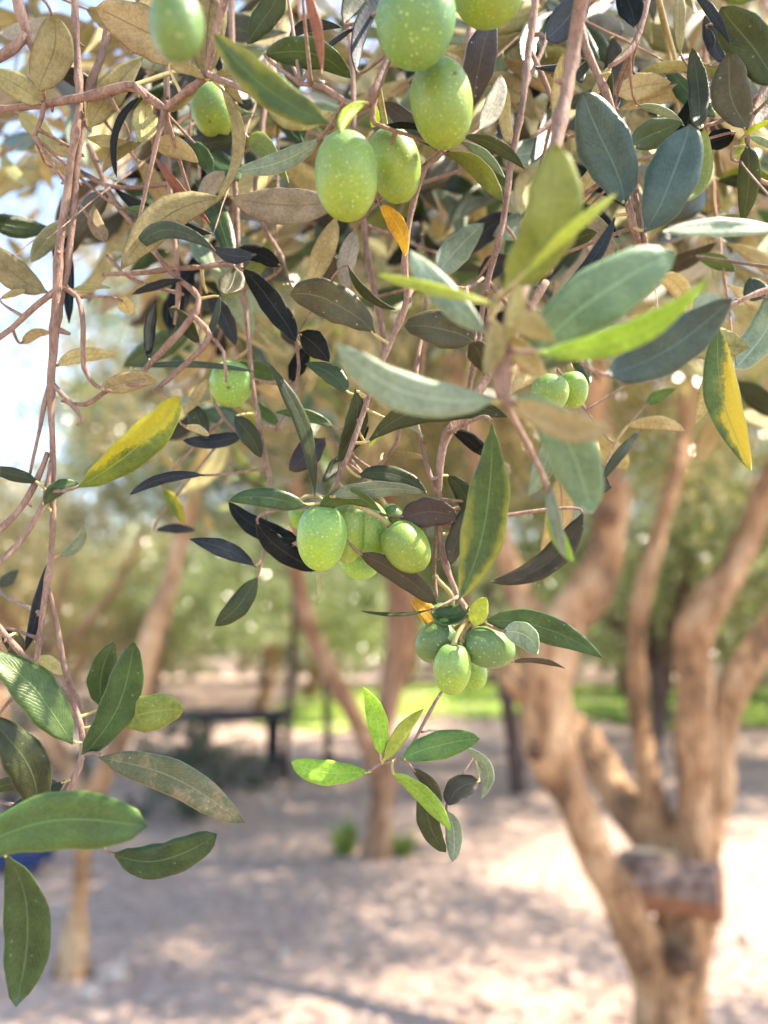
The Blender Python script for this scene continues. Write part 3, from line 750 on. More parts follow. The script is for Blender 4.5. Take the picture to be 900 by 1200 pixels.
for i in range(13):
    X = -13 + i * 2.3 + hrng.uniform(-.4, .4); Y = 25 + hrng.uniform(-.8, .8)
    root = empty('shrub', (X, Y, 0), 'leafy green shrub in the hedge line beyond the lawn', 'shrub', 'shrubs beyond the lawn')
    if i < 3: HM = crown_mesh(60 + i, 1.35, .75, 60, 80, .1, M['crowng'] if i != 1 else M['crown'], cz=0, low=-.95); HMS = (globals().get('HMS') or []) + [HM]
    put_crown(root, HMS[i % 3], (X, Y, .75), i * 1.3, hrng.uniform(.8, 1.2))
    mb = MB(); tube(mb, [(Vector((X, Y, 0)), .05), (Vector((X + .05, Y, .6)), .03), (Vector((X + .2, Y, 1.1)), .015)], 8); link('stem', mb.mesh('stem', [M['barkd']]), root)
# ---- dark table
M['dwood'] = simple('dark_weathered_wood', (.018, .014, .02), (.05, .038, .045), 8)
def box(mb, c, s, mat=0):
    x, y, z = c; a, b, d = s[0] / 2, s[1] / 2, s[2] / 2
    mb.add([(x + i * a, y + j * b, z + k * d) for i in (-1, 1) for j in (-1, 1) for k in (-1, 1)], [(0, 1, 3, 2), (4, 6, 7, 5), (0, 4, 5, 1), (2, 3, 7, 6), (0, 2, 6, 4), (1, 5, 7, 3)], mat)
p, t = ground(275, 905)
tb = empty('picnic_table', p, 'dark wooden table standing between the trunks at left', 'table')
hz = .62
mb = MB()
for j in range(5): box(mb, (p.x, p.y - .34 + j * .17, hz), (1.25, .155, .05))
link('table_top', mb.mesh('table_top', [M['dwood']], False), tb)
for sx in (-.42, .42):
    for sy in (-.28, .28):
        mb = MB(); box(mb, (p.x + sx, p.y + sy, (hz - .026) / 2), (.07, .07, hz - .052)); link('leg', mb.mesh('leg', [M['dwood']], False), tb)
for sx in (-.42, .42):
    mb = MB(); box(mb, (p.x + sx, p.y, .33), (.06, .48, .07)); link('brace', mb.mesh('brace', [M['dwood']], False), tb)
# ---- blue crate at the left edge
M['blue'] = simple('blue_plastic', (.02, .032, .10), (.03, .05, .14), 9, rough=.4, bump=.05)
p, t = ground(18, 1022)
cr = empty('crate', p, 'blue plastic crate on the soil at the left edge behind a leaf', 'crate')
mb = MB(); W_, D_, H_ = .34, .24, .10
box(mb, (p.x, p.y, .05 + .01), (W_, D_, .02))
for sy in (-1, 1):
    for zz in (.085, .115, .145): box(mb, (p.x, p.y + sy * D_ / 2, zz), (W_ - .002, .012, .022))
for sx in (-1, 1):
    for zz in (.085, .115, .145): box(mb, (p.x + sx * W_ / 2, p.y, zz), (.012, D_ - .014, .022))
link('crate_body', mb.mesh('crate_body', [M['blue']], False), cr)
mb = MB()
for sx in (-1, 1):
    for sy in (-1, 1): box(mb, (p.x + sx * (W_ / 2 + .004), p.y + sy * (D_ / 2 + .004), .10), (.02, .02, .11))
link('corner_posts', mb.mesh('posts', [M['blue']], False), cr)

# ------------------------------------------------------------------ traced olive sprays
F = .272
# A: the twig with the middle olives
branch('olive_twig', 'sharp olive twig in the centre with five olives packed under its leaves', 'olive twig',
 [[(560, -70, .36, 15), (548, 60, .32, 12), (522, 172, F + .008, 10), (500, 190, F + .004, 9), (482, 242, F + .004, 9), (476, 310, F + .003, 9), (478, 352, F + .004, 10), (460, 392, F + .004, 9), (441, 440, F + .003, 9), (424, 490, F + .002, 8), (404, 545, F, 8), (388, 580, F, 8), (380, 592, F + .002, 5)],
  [(478, 352, F + .004, 10), (484, 338, F + .01, 7), (512, 333, F + .018, 6), (545, 338, F + .02, 6), (566, 326, F + .03, 5)],
  [(441, 440, F + .003, 9), (470, 470, F + .02, 6), (462, 520, F + .022, 6), (430, 560, F + .024, 6), (410, 590, F + .022, 5)]],
 [('br', 438, 392, 340, 347, 44, F, -.14, 10, dict(prof=1.25, sharp=0)),
  ('br', 556, 402, 474, 384, 44, F + .012, -.10, 10, dict(sharp=0)),
  ('br', 548, 400, 566, 440, 30, F + .015, .15, 20),
  ('gn', 408, 462, 358, 426, 24, F + .004, -.12, 10),
  ('dk', 416, 455, 395, 542, 28, F + .002, .10, -15),
  ('dk', 370, 582, 314, 423, 19, F, -.06, 25),
  ('dk', 430, 520, 594, 489, 38, F, .17, 10, dict(prof=1.1, fold=.3)),
  ('md', 393, 503, 322, 484, 15, F + .02, -.10, 10),
  ('pu', 380, 512, 338, 550, 30, F + .03, .05, 20),
  ('dk', 418, 560, 500, 580, 20, F + .004, .16, -20),
  ('gg', 388, 583, 496, 578, 20, F - .008, .06, 15),
  ('gn', 360, 592, 267, 586, 25, F - .006, -.05, 5),
  ('md', 372, 600, 446, 598, 22, F - .002, .20, 30),
  ('pu', 468, 606, 536, 603, 36, F + .006, .04, 5, dict(prof=.95, sharp=0)),
  ('br', 420, 648, 512, 708, 26, F + .005, .05, 15, dict(sharp=0)),
  ('bk', 352, 632, 268, 588, 26, F + .02, .10, 10), ('bk', 300, 610, 372, 668, 27, F + .02, -.09, 10),
  ('tan', 446, 532, 502, 538, 9, F + .03, .05, 10),
  ('bk', 410, 530, 432, 500, 14, F + .03, .05, 10),
  ('dk', 395, 535, 378, 565, 14, F + .02, .05, 10),
  ('gg', 452, 490, 496, 512, 7, F + .01, .1, 40),
  ('ll', 432, 524, 452, 505, 7, F + .01, .1, 40),
  ('ta2', 369, 664, 370, 710, 5, F + .002, .05, 60)],
 [(377, 630, 58, 78, F, 4), (407, 623, 42, 74, F + .010, 2), (433, 621, 50, 70, F + .016, -14), (476, 641, 52, 66, F + .006, -38), (420, 658, 50, 40, F + .030, 30), (351, 606, 26, 30, F + .018, 0), (462, 606, 24, 34, F + .02, -35, 'olive2')], seed=2)
# B: lower twig with olives and lime shoot
branch('olive_twig', 'lowest central olive twig, bearing olives and a lime green leafy shoot', 'olive twig',
 [[(640, 330, .30, 12), (560, 460, .288, 12), (524, 508, F + .01, 13), (513, 560, F + .01, 12), (512, 600, F + .012, 11), (520, 650, F + .010, 9), (536, 700, F + .004, 8), (549, 722, F + .002, 8), (545, 760, F + .012, 6), (528, 795, F + .012, 5), (510, 820, F + .004, 5), (494, 850, F + .002, 5), (472, 888, F, 5), (448, 893, F, 5), (433, 904, F, 4)],
  [(500, 345, .31, 6), (486, 470, F + .02, 7), (496, 530, F + .015, 7), (512, 578, F + .01, 8)],
  [(494, 858, F + .002, 4), (512, 856, F + .01, 3), (540, 868, F + .016, 3), (556, 886, F + .018, 2)],
  [(512, 600, F + .012, 7), (509, 660, F + .016, 5), (512, 700, F + .01, 4)]],
 [('yr', 576, 492, 538, 702, 56, F - .022, .06, 10, dict(prof=1.22, fold=.22, wave=.01)),
  ('bk', 530, 505, 570, 535, 16, F + .02, .05, 10), ('nv', 528, 503, 572, 538, 14, F + .03, .08, 20),
  ('dk', 522, 555, 556, 625, 24, F + .012, .10, 20), ('br', 545, 620, 568, 553, 22, F + .018, -.05, 10),
  ('br', 556, 590, 530, 662, 28, F + .012, -.05, 5, dict(prof=.9)),
  ('dk', 545, 592, 560, 570, 22, F + .026, -.05, 5),
  ('br', 684, 598, 574, 682, 32, F + .014, .14, 20, dict(prof=.9)),
  ('gn', 550, 712, 506, 714, 24, F, .14, 35, dict(fold=.5)),
  ('dk', 507, 714, 424, 716, 5, F - .004, .02, 50),
  ('or', 516, 742, 482, 702, 22, F + .014, -.08, 15),
  ('ll', 556, 734, 570, 700, 23, F - .006, .05, 5, dict(sharp=.2)),
  ('gn', 566, 728, 706, 771, 36, F - .002, .09, 12, dict(prof=.9, fold=.25, sharp=1)),
  ('bk', 566, 731, 628, 731, 12, F + .004, .06, 30),
  ('gg', 588, 740, 630, 766, 30, F - .004, .15, 25, dict(prof=1.2, sharp=0)),
  ('br', 598, 776, 662, 783, 7, F + .002, .08, 45),
  ('md', 548, 720, 574, 742, 12, F, .08, 25),
  ('lm', 446, 888, 425, 806, 26, F - .001, -.08, 10, dict(sharp=1, prof=.95)),
  ('ll', 449, 893, 496, 830, 19, F - .003, .03, 15, dict(sharp=1)),
  ('md', 471, 892, 562, 867, 33, F - .002, .07, 5, dict(prof=1.05, sharp=.2)),
  ('lm', 432, 905, 341, 894, 29, F - .003, .05, 5, dict(prof=1.3, sharp=0)),
  ('lm', 458, 905, 529, 974, 20, F - .004, .05, 25, dict(sharp=.6)),
  ('br', 480, 898, 516, 962, 16, F + .002, .14, 30), ('dk', 500, 922, 523, 998, 26, F + .004, -.12, 12, dict(sharp=0)), ('gg', 522, 950, 530, 1010, 20, F + .003, .10, 10, dict(sharp=0)),
  ('gg', 542, 874, 564, 936, 16, F + .012, .22, 30), ('br', 563, 918, 526, 944, 28, F + .010, -.18, 15, dict(sharp=0))],
 [(512, 752, 46, 54, F + .008, 52, 'olive2'), (530, 784, 44, 60, F - .003, 4), (573, 759, 48, 62, F + .001, -76, 'olive2'), (556, 788, 30, 40, F + .02, -10), (514, 728, 36, 44, F + .026, 40, 'olive2')], seed=3)
# C: near blurred cluster
NR = .192
branch('olive_twig', 'near blurred olive shoot with pale leaves radiating from a tan knuckle', 'olive twig',
 [[(700, -90, .21, 22), (672, 60, .225, 20), (640, 230, .21, 20), (612, 330, NR + .006, 20), (596, 390, NR, 26), (588, 430, NR, 24), (592, 470, NR, 14)],
  [(612, 330, NR + .004, 12), (582, 350, NR, 12), (574, 400, NR, 12), (586, 430, NR, 14)]],
 [('gg', 582, 470, 392, 404, 46, NR, .12, 10, dict(prof=1.05, fold=.1)),
  ('ll', 584, 358, 442, 322, 14, NR - .006, .04, 30),
  ('gg', 572, 392, 480, 293, 34, NR + .004, .06, 15),
  ('ol', 592, 342, 656, 168, 66, NR - .004, -.10, 12, dict(prof=1.1, sharp=0)),
  ('ll', 614, 322, 724, 226, 15, NR - .01, .06, 25),
  ('bg', 612, 440, 792, 298, 68, NR + .004, .10, 10, dict(prof=1.15, sharp=0)),
  ('lm', 628, 412, 832, 325, 36, NR - .012, -.13, 20, dict(prof=1.1)),
  ('bl', 708, 440, 858, 350, 54, NR + .022, -.08, 10, dict(prof=1.05, sharp=0)),
  ('gn', 612, 432, 730, 400, 18, NR + .014, -.06, 30),
  ('ta2', 598, 380, 650, 400, 34, NR - .01, .1, 30),
  ('tan', 600, 468, 716, 503, 34, NR - .022, -.10, 10, dict(sharp=0)),
  ('bg', 598, 462, 694, 600, 58, NR - .002, .12, 8, dict(prof=1.35, sharp=0, fold=.25)),
  ('gg', 640, 562, 662, 655, 14, NR + .02, .05, 30),
  ('lm', 645, 590, 672, 658, 17, NR + .02, -.12, 20),
  ('ta2', 578, 372, 566, 440, 26, NR - .006, .1, 30), ('tan', 600, 390, 640, 440, 30, NR - .004, -.1, 20),
  ('ta2', 590, 400, 604, 330, 22, NR - .004, -.1, 20)], seed=4)
# D: top centre olives
D1 = .245
branch('olive_twig', 'top centre olive twig bearing plump light green olives, two of them touching', 'olive twig',
 [[(500, -60, .26, 13), (478, 10, .258, 12), (455, 70, .252, 12), (440, 110, .248, 13), (428, 125, .248, 12), (405, 118, .25, 9), (380, 102, .25, 7), (352, 98, .252, 7)],
  [(440, 110, .248, 10), (436, 140, .248, 8), (448, 150, .25, 6), (500, 165, .256, 6), (522, 172, .262, 5)]],
 [('gn', 308, 62, 412, 90, 34, D1 + .01, .12, 10, dict(sharp=.3)),
  ('ll', 430, 120, 400, 155, 15, D1, -.15, 20), ('ll', 438, 118, 436, 150, 12, D1 + .004, .1, 30),
  ('gg', 376, 162, 277, 200, 25, D1 + .012, .06, 15),
  ('or', 443, 238, 474, 300, 22, D1 + .022, .12, 10, dict(sharp=.8)),
  ('bk', 446, 150, 514, 156, 8, D1 + .01, .05, 30), ('pu', 444, 122, 502, 172, 22, D1 + .025, .07, 10),
  ('dk', 540, 160, 614, 198, 16, D1 + .012, .07, 20), ('ol', 519, 178, 590, 236, 22, D1 + .03, .06, 20), ('gg', 538, 165, 592, 208, 12, D1 + .03, .05, 20),
  ('pu', 552, 132, 580, 18, 38, D1 + .035, .06, 10, dict(prof=1.1)), ('sil', 562, 152, 588, 88, 24, D1 + .03, -.05, 10),
  ('nv', 418, 88, 452, -12, 20, D1 + .02, .08, 20), ('nv', 380, 57, 417, 33, 7, D1 + .02, .02, 30), ('nv', 338, 46, 400, 32, 14, D1 + .03, .15, 20),
  ('dk', 402, 28, 440, -30, 30, D1 + .04, .05, 10), ('gn', 330, -25, 290, 52, 30, D1 + .02, .05, 10), ('rs', 356, -20, 377, 86, 13, .225, .05, 10),
  ('tan', 393, 252, 357, 342, 27, D1 + .06, .05, 10), ('sil', 415, 268, 408, 342, 24, D1 + .06, -.05, 10)],
 [(406, 207, 74, 102, D1, -2), (462, 194, 62, 86, D1 + .018, -12), (518, 122, 72, 102, D1 + .002, -8), (487, 26, 94, 100, .226, 6, 'olive2'), (572, -6, 80, 66, .24, 0)], seed=5)
# E: near dark leaf and olive at top left
E1 = .215
branch('olive_twig', 'top left olive twig with tan leaf undersides and a lone bright blurred olive', 'olive twig',
 [[(280, -80, .25, 16), (262, 10, .262, 12), (246, 75, .268, 10), (240, 92, .27, 12), (222, 104, .27, 11), (205, 116, .272, 11), (192, 126, .275, 10), (172, 112, .278, 12), (150, 101, .28, 15), (110, 110, .285, 14), (60, 121, .29, 11), (0, 129, .30, 9), (-60, 134, .31, 9)],
  [(150, 101, .28, 10), (157, 98, .276, 8), (170, 114, .276, 8)],
  [(52, 122, .29, 7), (48, 140, .29, 6), (40, 160, .29, 6)],
  [(50, 119, .29, 8), (50, 95, .288, 8), (46, 70, .286, 14), (36, 50, .284, 12), (22, 10, .282, 14), (12, -40, .28, 14)],
  [(30, 40, .283, 13), (14, 58, .282, 14), (-20, 78, .28, 14)]],
 [('tan', 224, 78, 112, 10, 52, .272, -.06, 5, dict(sharp=0, prof=.9)),
  ('ta2', 45, 108, 65, 18, 44, .285, -.05, 5, dict(sharp=0)),
  ('ta2', 50, 122, -16, 84, 30, .29, -.05, 5), ('ta2', 240, 92, 258, -36, 42, .275, .04, 5, dict(sharp=0)),
  ('ta2', 103, 152, 168, 68, 32, .29, .05, 5), ('br', 112, 108, 60, 84, 20, .30, -.1, 10), ('ta2', 170, 112, 162, 166, 30, .28, .05, 10),
  ('bk', 166, 112, 137, 208, 8, .277, -.22, 50), ('ta2', 153, 165, 102, 162, 15, .29, .05, 10), ('ta2', 165, 168, 120, 202, 14, .29, -.12, 25),
  ('tan', 178, 168, 232, 190, 24, .29, .08, 10), ('gn', 225, 165, 246, 208, 20, .30, .08, 10), ('tan', 100, 183, 47, 178, 13, .30, -.05, 10),
  ('tan', 58, 196, 100, 208, 12, .31, .05, 10), ('ta2', 20, 132, 68, 176, 22, .33, .05, 10), ('tan', 124, 284, 110, 240, 21, .30, .05, 10),
  ('tan', 158, 185, 200, 250, 22, .32, .04, 10), ('sil', 233, 242, 263, 200, 22, .30, .04, 10), ('ta2', 256, 100, 252, 236, 15, .27, .22, 30),
  ('rs', 178, 180, 246, 262, 11, .285, .03, 30), ('ta2', 236, 92, 196, 130, 12, .27, .1, 30), ('ta2', 246, 96, 292, 84, 12, .268, .2, 30),
  ('ta2', 262, 100, 285, 122, 16, .27, .1, 30), ('md', 143, 245, 216, 276, 13, .30, .1, 20), ('bl', 156, 298, 253, 294, 20, .275, .26, 20),
  ('ta2', 100, 10, 130, 40, 16, .31, .1, 10), ('sil', 60, 20, 0, 40, 24, .33, .1, 10), ('yr', 386, 146, 250, 40, 40, E1, .07, 10, dict(prof=.95, sharp=.3)),
  ('tan', 215, -30, 150, 20, 40, .30, .1, 10), ('ta2', 196, 74, 240, 92, 14, .27, .05, 10)],
 [(207, 30, 62, 78, .185, 0, 'olive2'), (250, 130, 52, 60, .31, -10)], seed=6)
# F: bare vertical twigs at left
branch('olive_twig', 'long bare pinkish twigs hanging down the left side with forked side shoots', 'olive twig',
 [[(88, -80, .29, 11), (88, 60, .29, 10), (92, 130, .29, 11), (82, 200, .29, 11), (72, 280, .288, 12), (66, 340, .286, 14), (60, 400, .286, 11), (58, 450, .286, 11), (60, 520, .286, 9), (62, 600, .286, 9), (54, 690, .286, 9), (44, 770, .286, 8), (30, 800, .286, 6)],
  [(150, -60, .30, 13), (120, 60, .296, 12), (100, 120, .294, 11), (90, 200, .292, 10), (80, 290, .29, 10), (72, 345, .288, 9), (64, 420, .286, 8), (58, 450, .286, 7)],
  [(66, 340, .286, 10), (40, 360, .284, 9), (14, 385, .282, 8), (-15, 405, .28, 8)],
  [(72, 338, .288, 8), (90, 348, .286, 8), (98, 385, .284, 8), (98, 430, .284, 7), (112, 452, .284, 6), (130, 458, .284, 4)],
  [(60, 448, .286, 8), (80, 470, .284, 7), (96, 490, .284, 6), (90, 498, .284, 4)],
  [(58, 450, .286, 8), (46, 500, .285, 6), (34, 560, .285, 4)],
  [(56, 530, .286, 8), (44, 560, .284, 9), (20, 600, .28, 10), (-20, 640, .275, 12)],
  [(60, 540, .286, 7), (52, 590, .282, 8), (20, 640, .278, 9), (-10, 665, .27, 10)],
  [(57, 690, .286, 7), (66, 730, .288, 8), (78, 790, .288, 9), (98, 835, .288, 8), (100, 870, .286, 7)],
  [(72, 470, .29, 4), (100, 474, .29, 7), (132, 455, .288, 7), (170, 450, .288, 5)]],
 [('ta2', 58, 344, -12, 283, 36, .30, .12, 10), ('tan', 117, 457, 183, 447, 24, .283, .07, 5, dict(sharp=0)), ('tan', 65, 430, 138, 416, 18, .30, .10, 10),
  ('tan', 25, 403, 60, 390, 12, .30, .1, 10), ('tan', 140, 350, 152, 370, 20, .30, .1, 10), ('yg', 90, 571, 209, 464, 42, .262, -.07, 5, dict(prof=1.2, sharp=0)),
  ('gn', 52, 592, 93, 568, 18, .275, .22, 15), ('dk', 46, 566, -22, 548, 17, .28, -.05, 10), ('nv', 56, 655, 28, 764, 17, .29, .04, 10),
  ('gg', 68, 652, 98, 616, 14, .32, -.2, 15), ('ta2', 0, 350, 30, 340, 8, .30, .0, 10), ('ta2', 84, 340, 130, 338, 8, .30, .05, 10),
  ('dk', 4, 736, 22, 778, 20, .29, .05, 10), ('ta2', 40, 770, 76, 790, 18, .29, .05, 10), ('tan', 60, 600, 55, 560, 8, .285, .05, 30), ('bl', 0, 690, 22, 668, 16, .34, .05, 10)],
 seed=7)
# G: lower left leafy cluster
G1 = .268
branch('olive_twig', 'lower left olive twig with large dark leaves, one patched with dry brown', 'olive twig',
 [[(-30, 700, .27, 10), (30, 770, .272, 9), (70, 800, G1 + .006, 8), (92, 840, G1 + .004, 8), (97, 885, G1, 9), (84, 915, G1 - .002, 10), (66, 942, G1 - .004, 11), (40, 962, G1 - .012, 10), (10, 990, .24, 9), (-30, 1010, .235, 9)],
  [(97, 885, G1, 5), (108, 882, G1, 5), (118, 884, G1, 4)]],
 [('gn', 95, 892, 159, 752, 42, G1, -.07, 8, dict(prof=1.1, sharp=.1, fold=.3)), ('gn', 118, 830, 130, 752, 30, G1 + .012, .03, 10, dict(sharp=0)),
  ('ol', 138, 843, 216, 832, 42, G1 + .006, .04, 5, dict(sharp=0, prof=1.1)),
  ('md', 86, 872, -16, 764, 48, G1 - .003, -.06, 10, dict(sharp=.2)), ('dk', 42, 950, -14, 842, 46, G1 - .016, -.10, 15, dict(sharp=0)), ('gn', -10, 860, 30, 905, 30, G1, .1, 15),
  ('gg', 86, 852, 40, 812, 26, G1 + .02, .05, 15), ('dr', 116, 885, 288, 962, 38, G1 + .002, .06, 12, dict(wave=.05, sharp=.1)),
  ('md', -60, 1010, 172, 966, 66, .222, .08, 8, dict(prof=1.3, sharp=0, wave=.03)), ('gn', 130, 1000, 254, 978, 40, G1 - .002, -.13, 10, dict(wave=.06, sharp=0, prof=1.05)),
  ('gn', 4, 1000, 18, 1180, 52, .236, .10, 12, dict(prof=1.3, sharp=0, fold=.5)), ('dk', 76, 914, -14, 968, 24, G1 - .004, .05, 20), ('dk', -30, 930, 74, 922, 20, G1 + .01, .05, 20),
  ('dk', 20, 740, 4, 775, 18, G1 + .01, .1, 20)], seed=8)
# I: right top pair of blue green leaves
I1 = .25
branch('olive_twig', 'upper right olive twig with two broad dark teal leaves forming a V', 'olive twig',
 [[(668, -60, .272, 13), (680, 30, .266, 12), (694, 75, .262, 11), (714, 122, .26, 10), (726, 180, .258, 11), (734, 235, .254, 11), (745, 280, .256, 11), (762, 320, .262, 10)],
  [(765, -40, .275, 9), (756, 20, .27, 9), (745, 50, .268, 9), (730, 68, .266, 9), (714, 78, .264, 7)],
  [(755, 285, .256, 8), (742, 215, .26, 7), (738, 190, .262, 5)]],
 [('bl', 731, 241, 681, 110, 60, I1, -.05, 5, dict(prof=1.12, sharp=0)), ('bl', 754, 272, 806, 146, 60, I1 - .002, -.05, 5, dict(prof=1.15, sharp=0)),
  ('gn', 740, 175, 800, 146, 34, I1 + .015, .08, 10), ('ol', 788, 234, 826, 150, 34, I1 + .006, -.14, 10), ('bk', 862, 155, 826, 166, 24, I1 + .02, .05, 10),
  ('tan', 662, 162, 661, 62, 25, I1 + .02, .04, 5), ('nv', 690, -18, 640, 46, 36, I1 + .005, .05, 5, dict(sharp=0)), ('bk', 724, -24, 742, 32, 30, I1 + .005, .05, 5),
  ('nv', 690, 68, 625, 78, 9, I1 + .02, .04, 30), ('dk', 718, 82, 726, 146, 11, I1 + .008, -.15, 30), ('dk', 696, 66, 682, 98, 12, I1 + .02, -.15, 30),
  ('tan', 720, 112, 786, 98, 30, I1 + .04, .05, 5), ('tan', 724, 130, 836, 106, 20, I1 + .05, .05, 15), ('ta2', 745, 88, 832, 76, 14, I1 + .05, .05, 15),
  ('gg', 746, 124, 802, 148, 10, I1 + .03, .05, 25), ('tan', 668, 242, 698, 190, 22, I1 + .04, -.08, 10), ('gn', 644, 252, 676, 228, 20, I1 + .03, .05, 10),
  ('nv', 722, 250, 636, 368, 17, I1 + .004, .04, 30), ('dk', 640, 302, 700, 272, 26, I1 + .03, .05, 10), ('sil', 690, 248, 716, 322, 26, I1 + .03, .05, 10),
  ('tan', 716, 76, 690, 120, 12, I1 + .03, .05, 25)],
 [(801, 250, 27, 32, .40, 0), (786, 256, 20, 26, .40, 20)], seed=9)
# J: right edge leaves
J1 = .262
branch('olive_twig', 'upper right edge olive twig with dark and brownish oval leaves round a node', 'olive twig',
 [[(960, -40, .28, 13), (920, 60, .272, 11), (890, 110, .268, 9), (876, 158, J1, 8), (880, 200, .27, 6), (900, 215, .275, 6), (940, 230, .28, 6)],
  [(876, 158, J1, 6), (860, 172, J1, 5), (858, 186, J1 - .002, 4), (868, 190, J1 - .004, 3)],
  [(890, 110, .268, 7), (850, 140, .268, 6), (822, 148, .265, 5)]],
 [('dk', 918, 96, 848, 6, 50, J1 - .01, .04, 5, dict(sharp=0, prof=1.15)), ('dk', 818, 152, 812, 56, 24, J1 - .002, -.03, 5, dict(sharp=0)),
  ('br', 874, 154, 850, 64, 42, J1 - .002, .04, 5, dict(sharp=0, prof=1.15)), ('dk', 876, 168, 870, 264, 27, J1 - .004, .04, 5),
  ('br', 884, 152, 912, 96, 24, J1 + .006, .05, 10), ('gg', 878, 160, 910, 178, 9, J1, .05, 20), ('ll', 870, 160, 906, 142, 7, J1 - .004, .1, 40),
  ('ta2', 798, 66, 797, -16, 14, J1 + .01, .03, 10), ('nv', 812, -8, 856, 52, 12, J1, .04, 15), ('nv', 850, 74, 826, 18, 16, J1 + .02, .04, 15),
  ('gg', 830, 78, 880, 68, 10, J1 + .03, .04, 15), ('gg', 925, 270, 776, 272, 20, .225, -.03, 30, dict(prof=1.1)), ('ll', 868, 160, 856, 186, 6, J1, .2, 30),
  ('tan', 880, 98, 905, 92, 14, J1 + .03, .1, 10), ('nv', 826, 30, 832, 64, 9, J1 + .02, .1, 10)], seed=10)
# K: yellow leaf at right
branch('olive_twig', 'reddish twig end at the right edge holding a half yellow hanging leaf', 'olive twig',
 [[(980, 318, .275, 12), (905, 338, .268, 9), (880, 346, .266, 8), (857, 358, .265, 7), (838, 376, .264, 4)],
  [(857, 358, .265, 5), (838, 374, .266, 4), (814, 378, .27, 3)]],
 [('yh', 839, 378, 878, 552, 40, F - .008, -.05, 8, dict(sharp=.8, prof=1.0, fold=.25)), ('gg', 905, 335, 862, 432, 38, .31, .10, 10, dict(sharp=0)), ('bl', 895, 350, 878, 326, 26, .30, .05, 10),
  ('md', 815, 300, 862, 318, 18, .33, .05, 10)], seed=11)
# L: twig tangle left of centre
L1 = .30
branch('olive_twig', 'crossing reddish twigs left of centre with black leaves and one olive', 'olive twig',
 [[(190, -70, .31, 10), (196, 100, .305, 9), (197, 170, .302, 9), (200, 260, .30, 8), (210, 330, .30, 7), (205, 380, .30, 6)],
  [(104, 170, .31, 9), (130, 225, .305, 8), (160, 270, .30, 8), (200, 320, .30, 8), (232, 350, .298, 9), (218, 378, .297, 10), (190, 410, .297, 10), (170, 432, .297, 8), (160, 448, .297, 5)],
  [(222, 366, .297, 8), (246, 394, .296, 9), (224, 420, .296, 8), (196, 446, .296, 7), (180, 458, .296, 6)],
  [(246, 394, .296, 6), (262, 412, .296, 5), (265, 448, .296, 4)],
  [(92, 200, .31, 7), (130, 218, .305, 7), (165, 219, .302, 6), (198, 215, .30, 7)],
  [(272, -70, .33, 9), (272, 100, .325, 9), (276, 230, .32, 8), (284, 340, .315, 8), (294, 430, .31, 7), (306, 510, .31, 7), (316, 560, .31, 6)],
  [(120, 322, .305, 5), (160, 320, .302, 7), (200, 315, .30, 8), (236, 313, .30, 6)],
  [(125, 300, .31, 5), (160, 330, .305, 6), (215, 345, .30, 5)],
  [(318, 60, .35, 8), (306, 160, .34, 8), (300, 240, .335, 7), (330, 300, .33, 6)],
  [(316, 560, .31, 6), (300, 520, .31, 5), (270, 500, .312, 5), (250, 470, .312, 4)],
  [(420, 210, .33, 9), (432, 300, .325, 9), (446, 380, .32, 9), (452, 420, .32, 6)],
  [(400, -60, .34, 7), (412, 60, .335, 7), (416, 180, .33, 7), (425, 260, .328, 6)],
  [(346, 395, .30, 4), (350, 430, .30, 5), (342, 470, .30, 5), (322, 505, .30, 4)]],
 [('bk', 330, 312, 270, 298, 20, L1, -.12, 10, dict(sharp=.2)), ('bk', 282, 314, 346, 400, 28, L1 - .01, .04, 10, dict(sharp=.1)), ('bk', 350, 390, 386, 424, 30, L1 - .006, .05, 10),
  ('br', 276, 312, 262, 344, 30, L1 - .015, .05, 15), ('nv', 300, 298, 250, 290, 18, L1 - .01, .1, 15), ('bk', 175, 425, 183, 352, 14, L1, .05, 15), ('nv', 240, 340, 276, 405, 22, L1 + .01, .05, 10),
  ('dk', 197, 360, 234, 403, 20, L1, .05, 10), ('bl', 150, 430, 298, 435, 8, L1, .03, 20), ('bl', 258, 345, 238, 405, 9, L1, .08, 20), ('dk', 275, 487, 306, 536, 24, L1, .05, 10),
  ('nv', 285, 510, 214, 516, 18, L1 + .01, .05, 10), ('nv', 240, 557, 152, 580, 13, L1 - .015, -.08, 15), ('yg', 190, 572, 216, 616, 16, L1 + .04, .05, 10), ('dk', 220, 475, 242, 515, 24, L1 + .01, .05, 10),
  ('tan', 242, 444, 215, 485, 14, L1 + .01, .05, 10), ('nv', 300, 665, 222, 632, 22, L1 - .01, -.06, 10), ('dk', 303, 676, 252, 734, 26, L1 - .005, .06, 10), ('nv', 180, 622, 230, 622, 12, L1 + .06, .05, 10),
  ('tan', 348, 348, 372, 320, 14, L1 + .03, .05, 10), ('nv', 155, 345, 214, 328, 10, L1, .05, 20), ('tan', 215, 500, 245, 510, 10, L1 - .01, .05, 10), ('md', 270, 430, 330, 445, 24, L1 + .03, .05, 10),
  ('gg', 515, 322, 568, 262, 34, L1 + .01, .05, 5), ('nv', 540, 300, 600, 250, 30, L1 + .06, .05, 5), ('bk', 340, 450, 365, 405, 22, L1 + .02, .05, 5), ('br', 352, 405, 330, 380, 18, L1 + .01, .05, 5),
  ('dk', 408, 310, 464, 362, 11, L1 - .02, -.12, 25), ('tan', 598, 170, 594, 105, 15, L1, .05, 5), ('md', 330, 500, 300, 470, 16, L1 + .03, .05, 5)],
 [(271, 450, 50, 54, L1 + .012, 10)], seed=12)
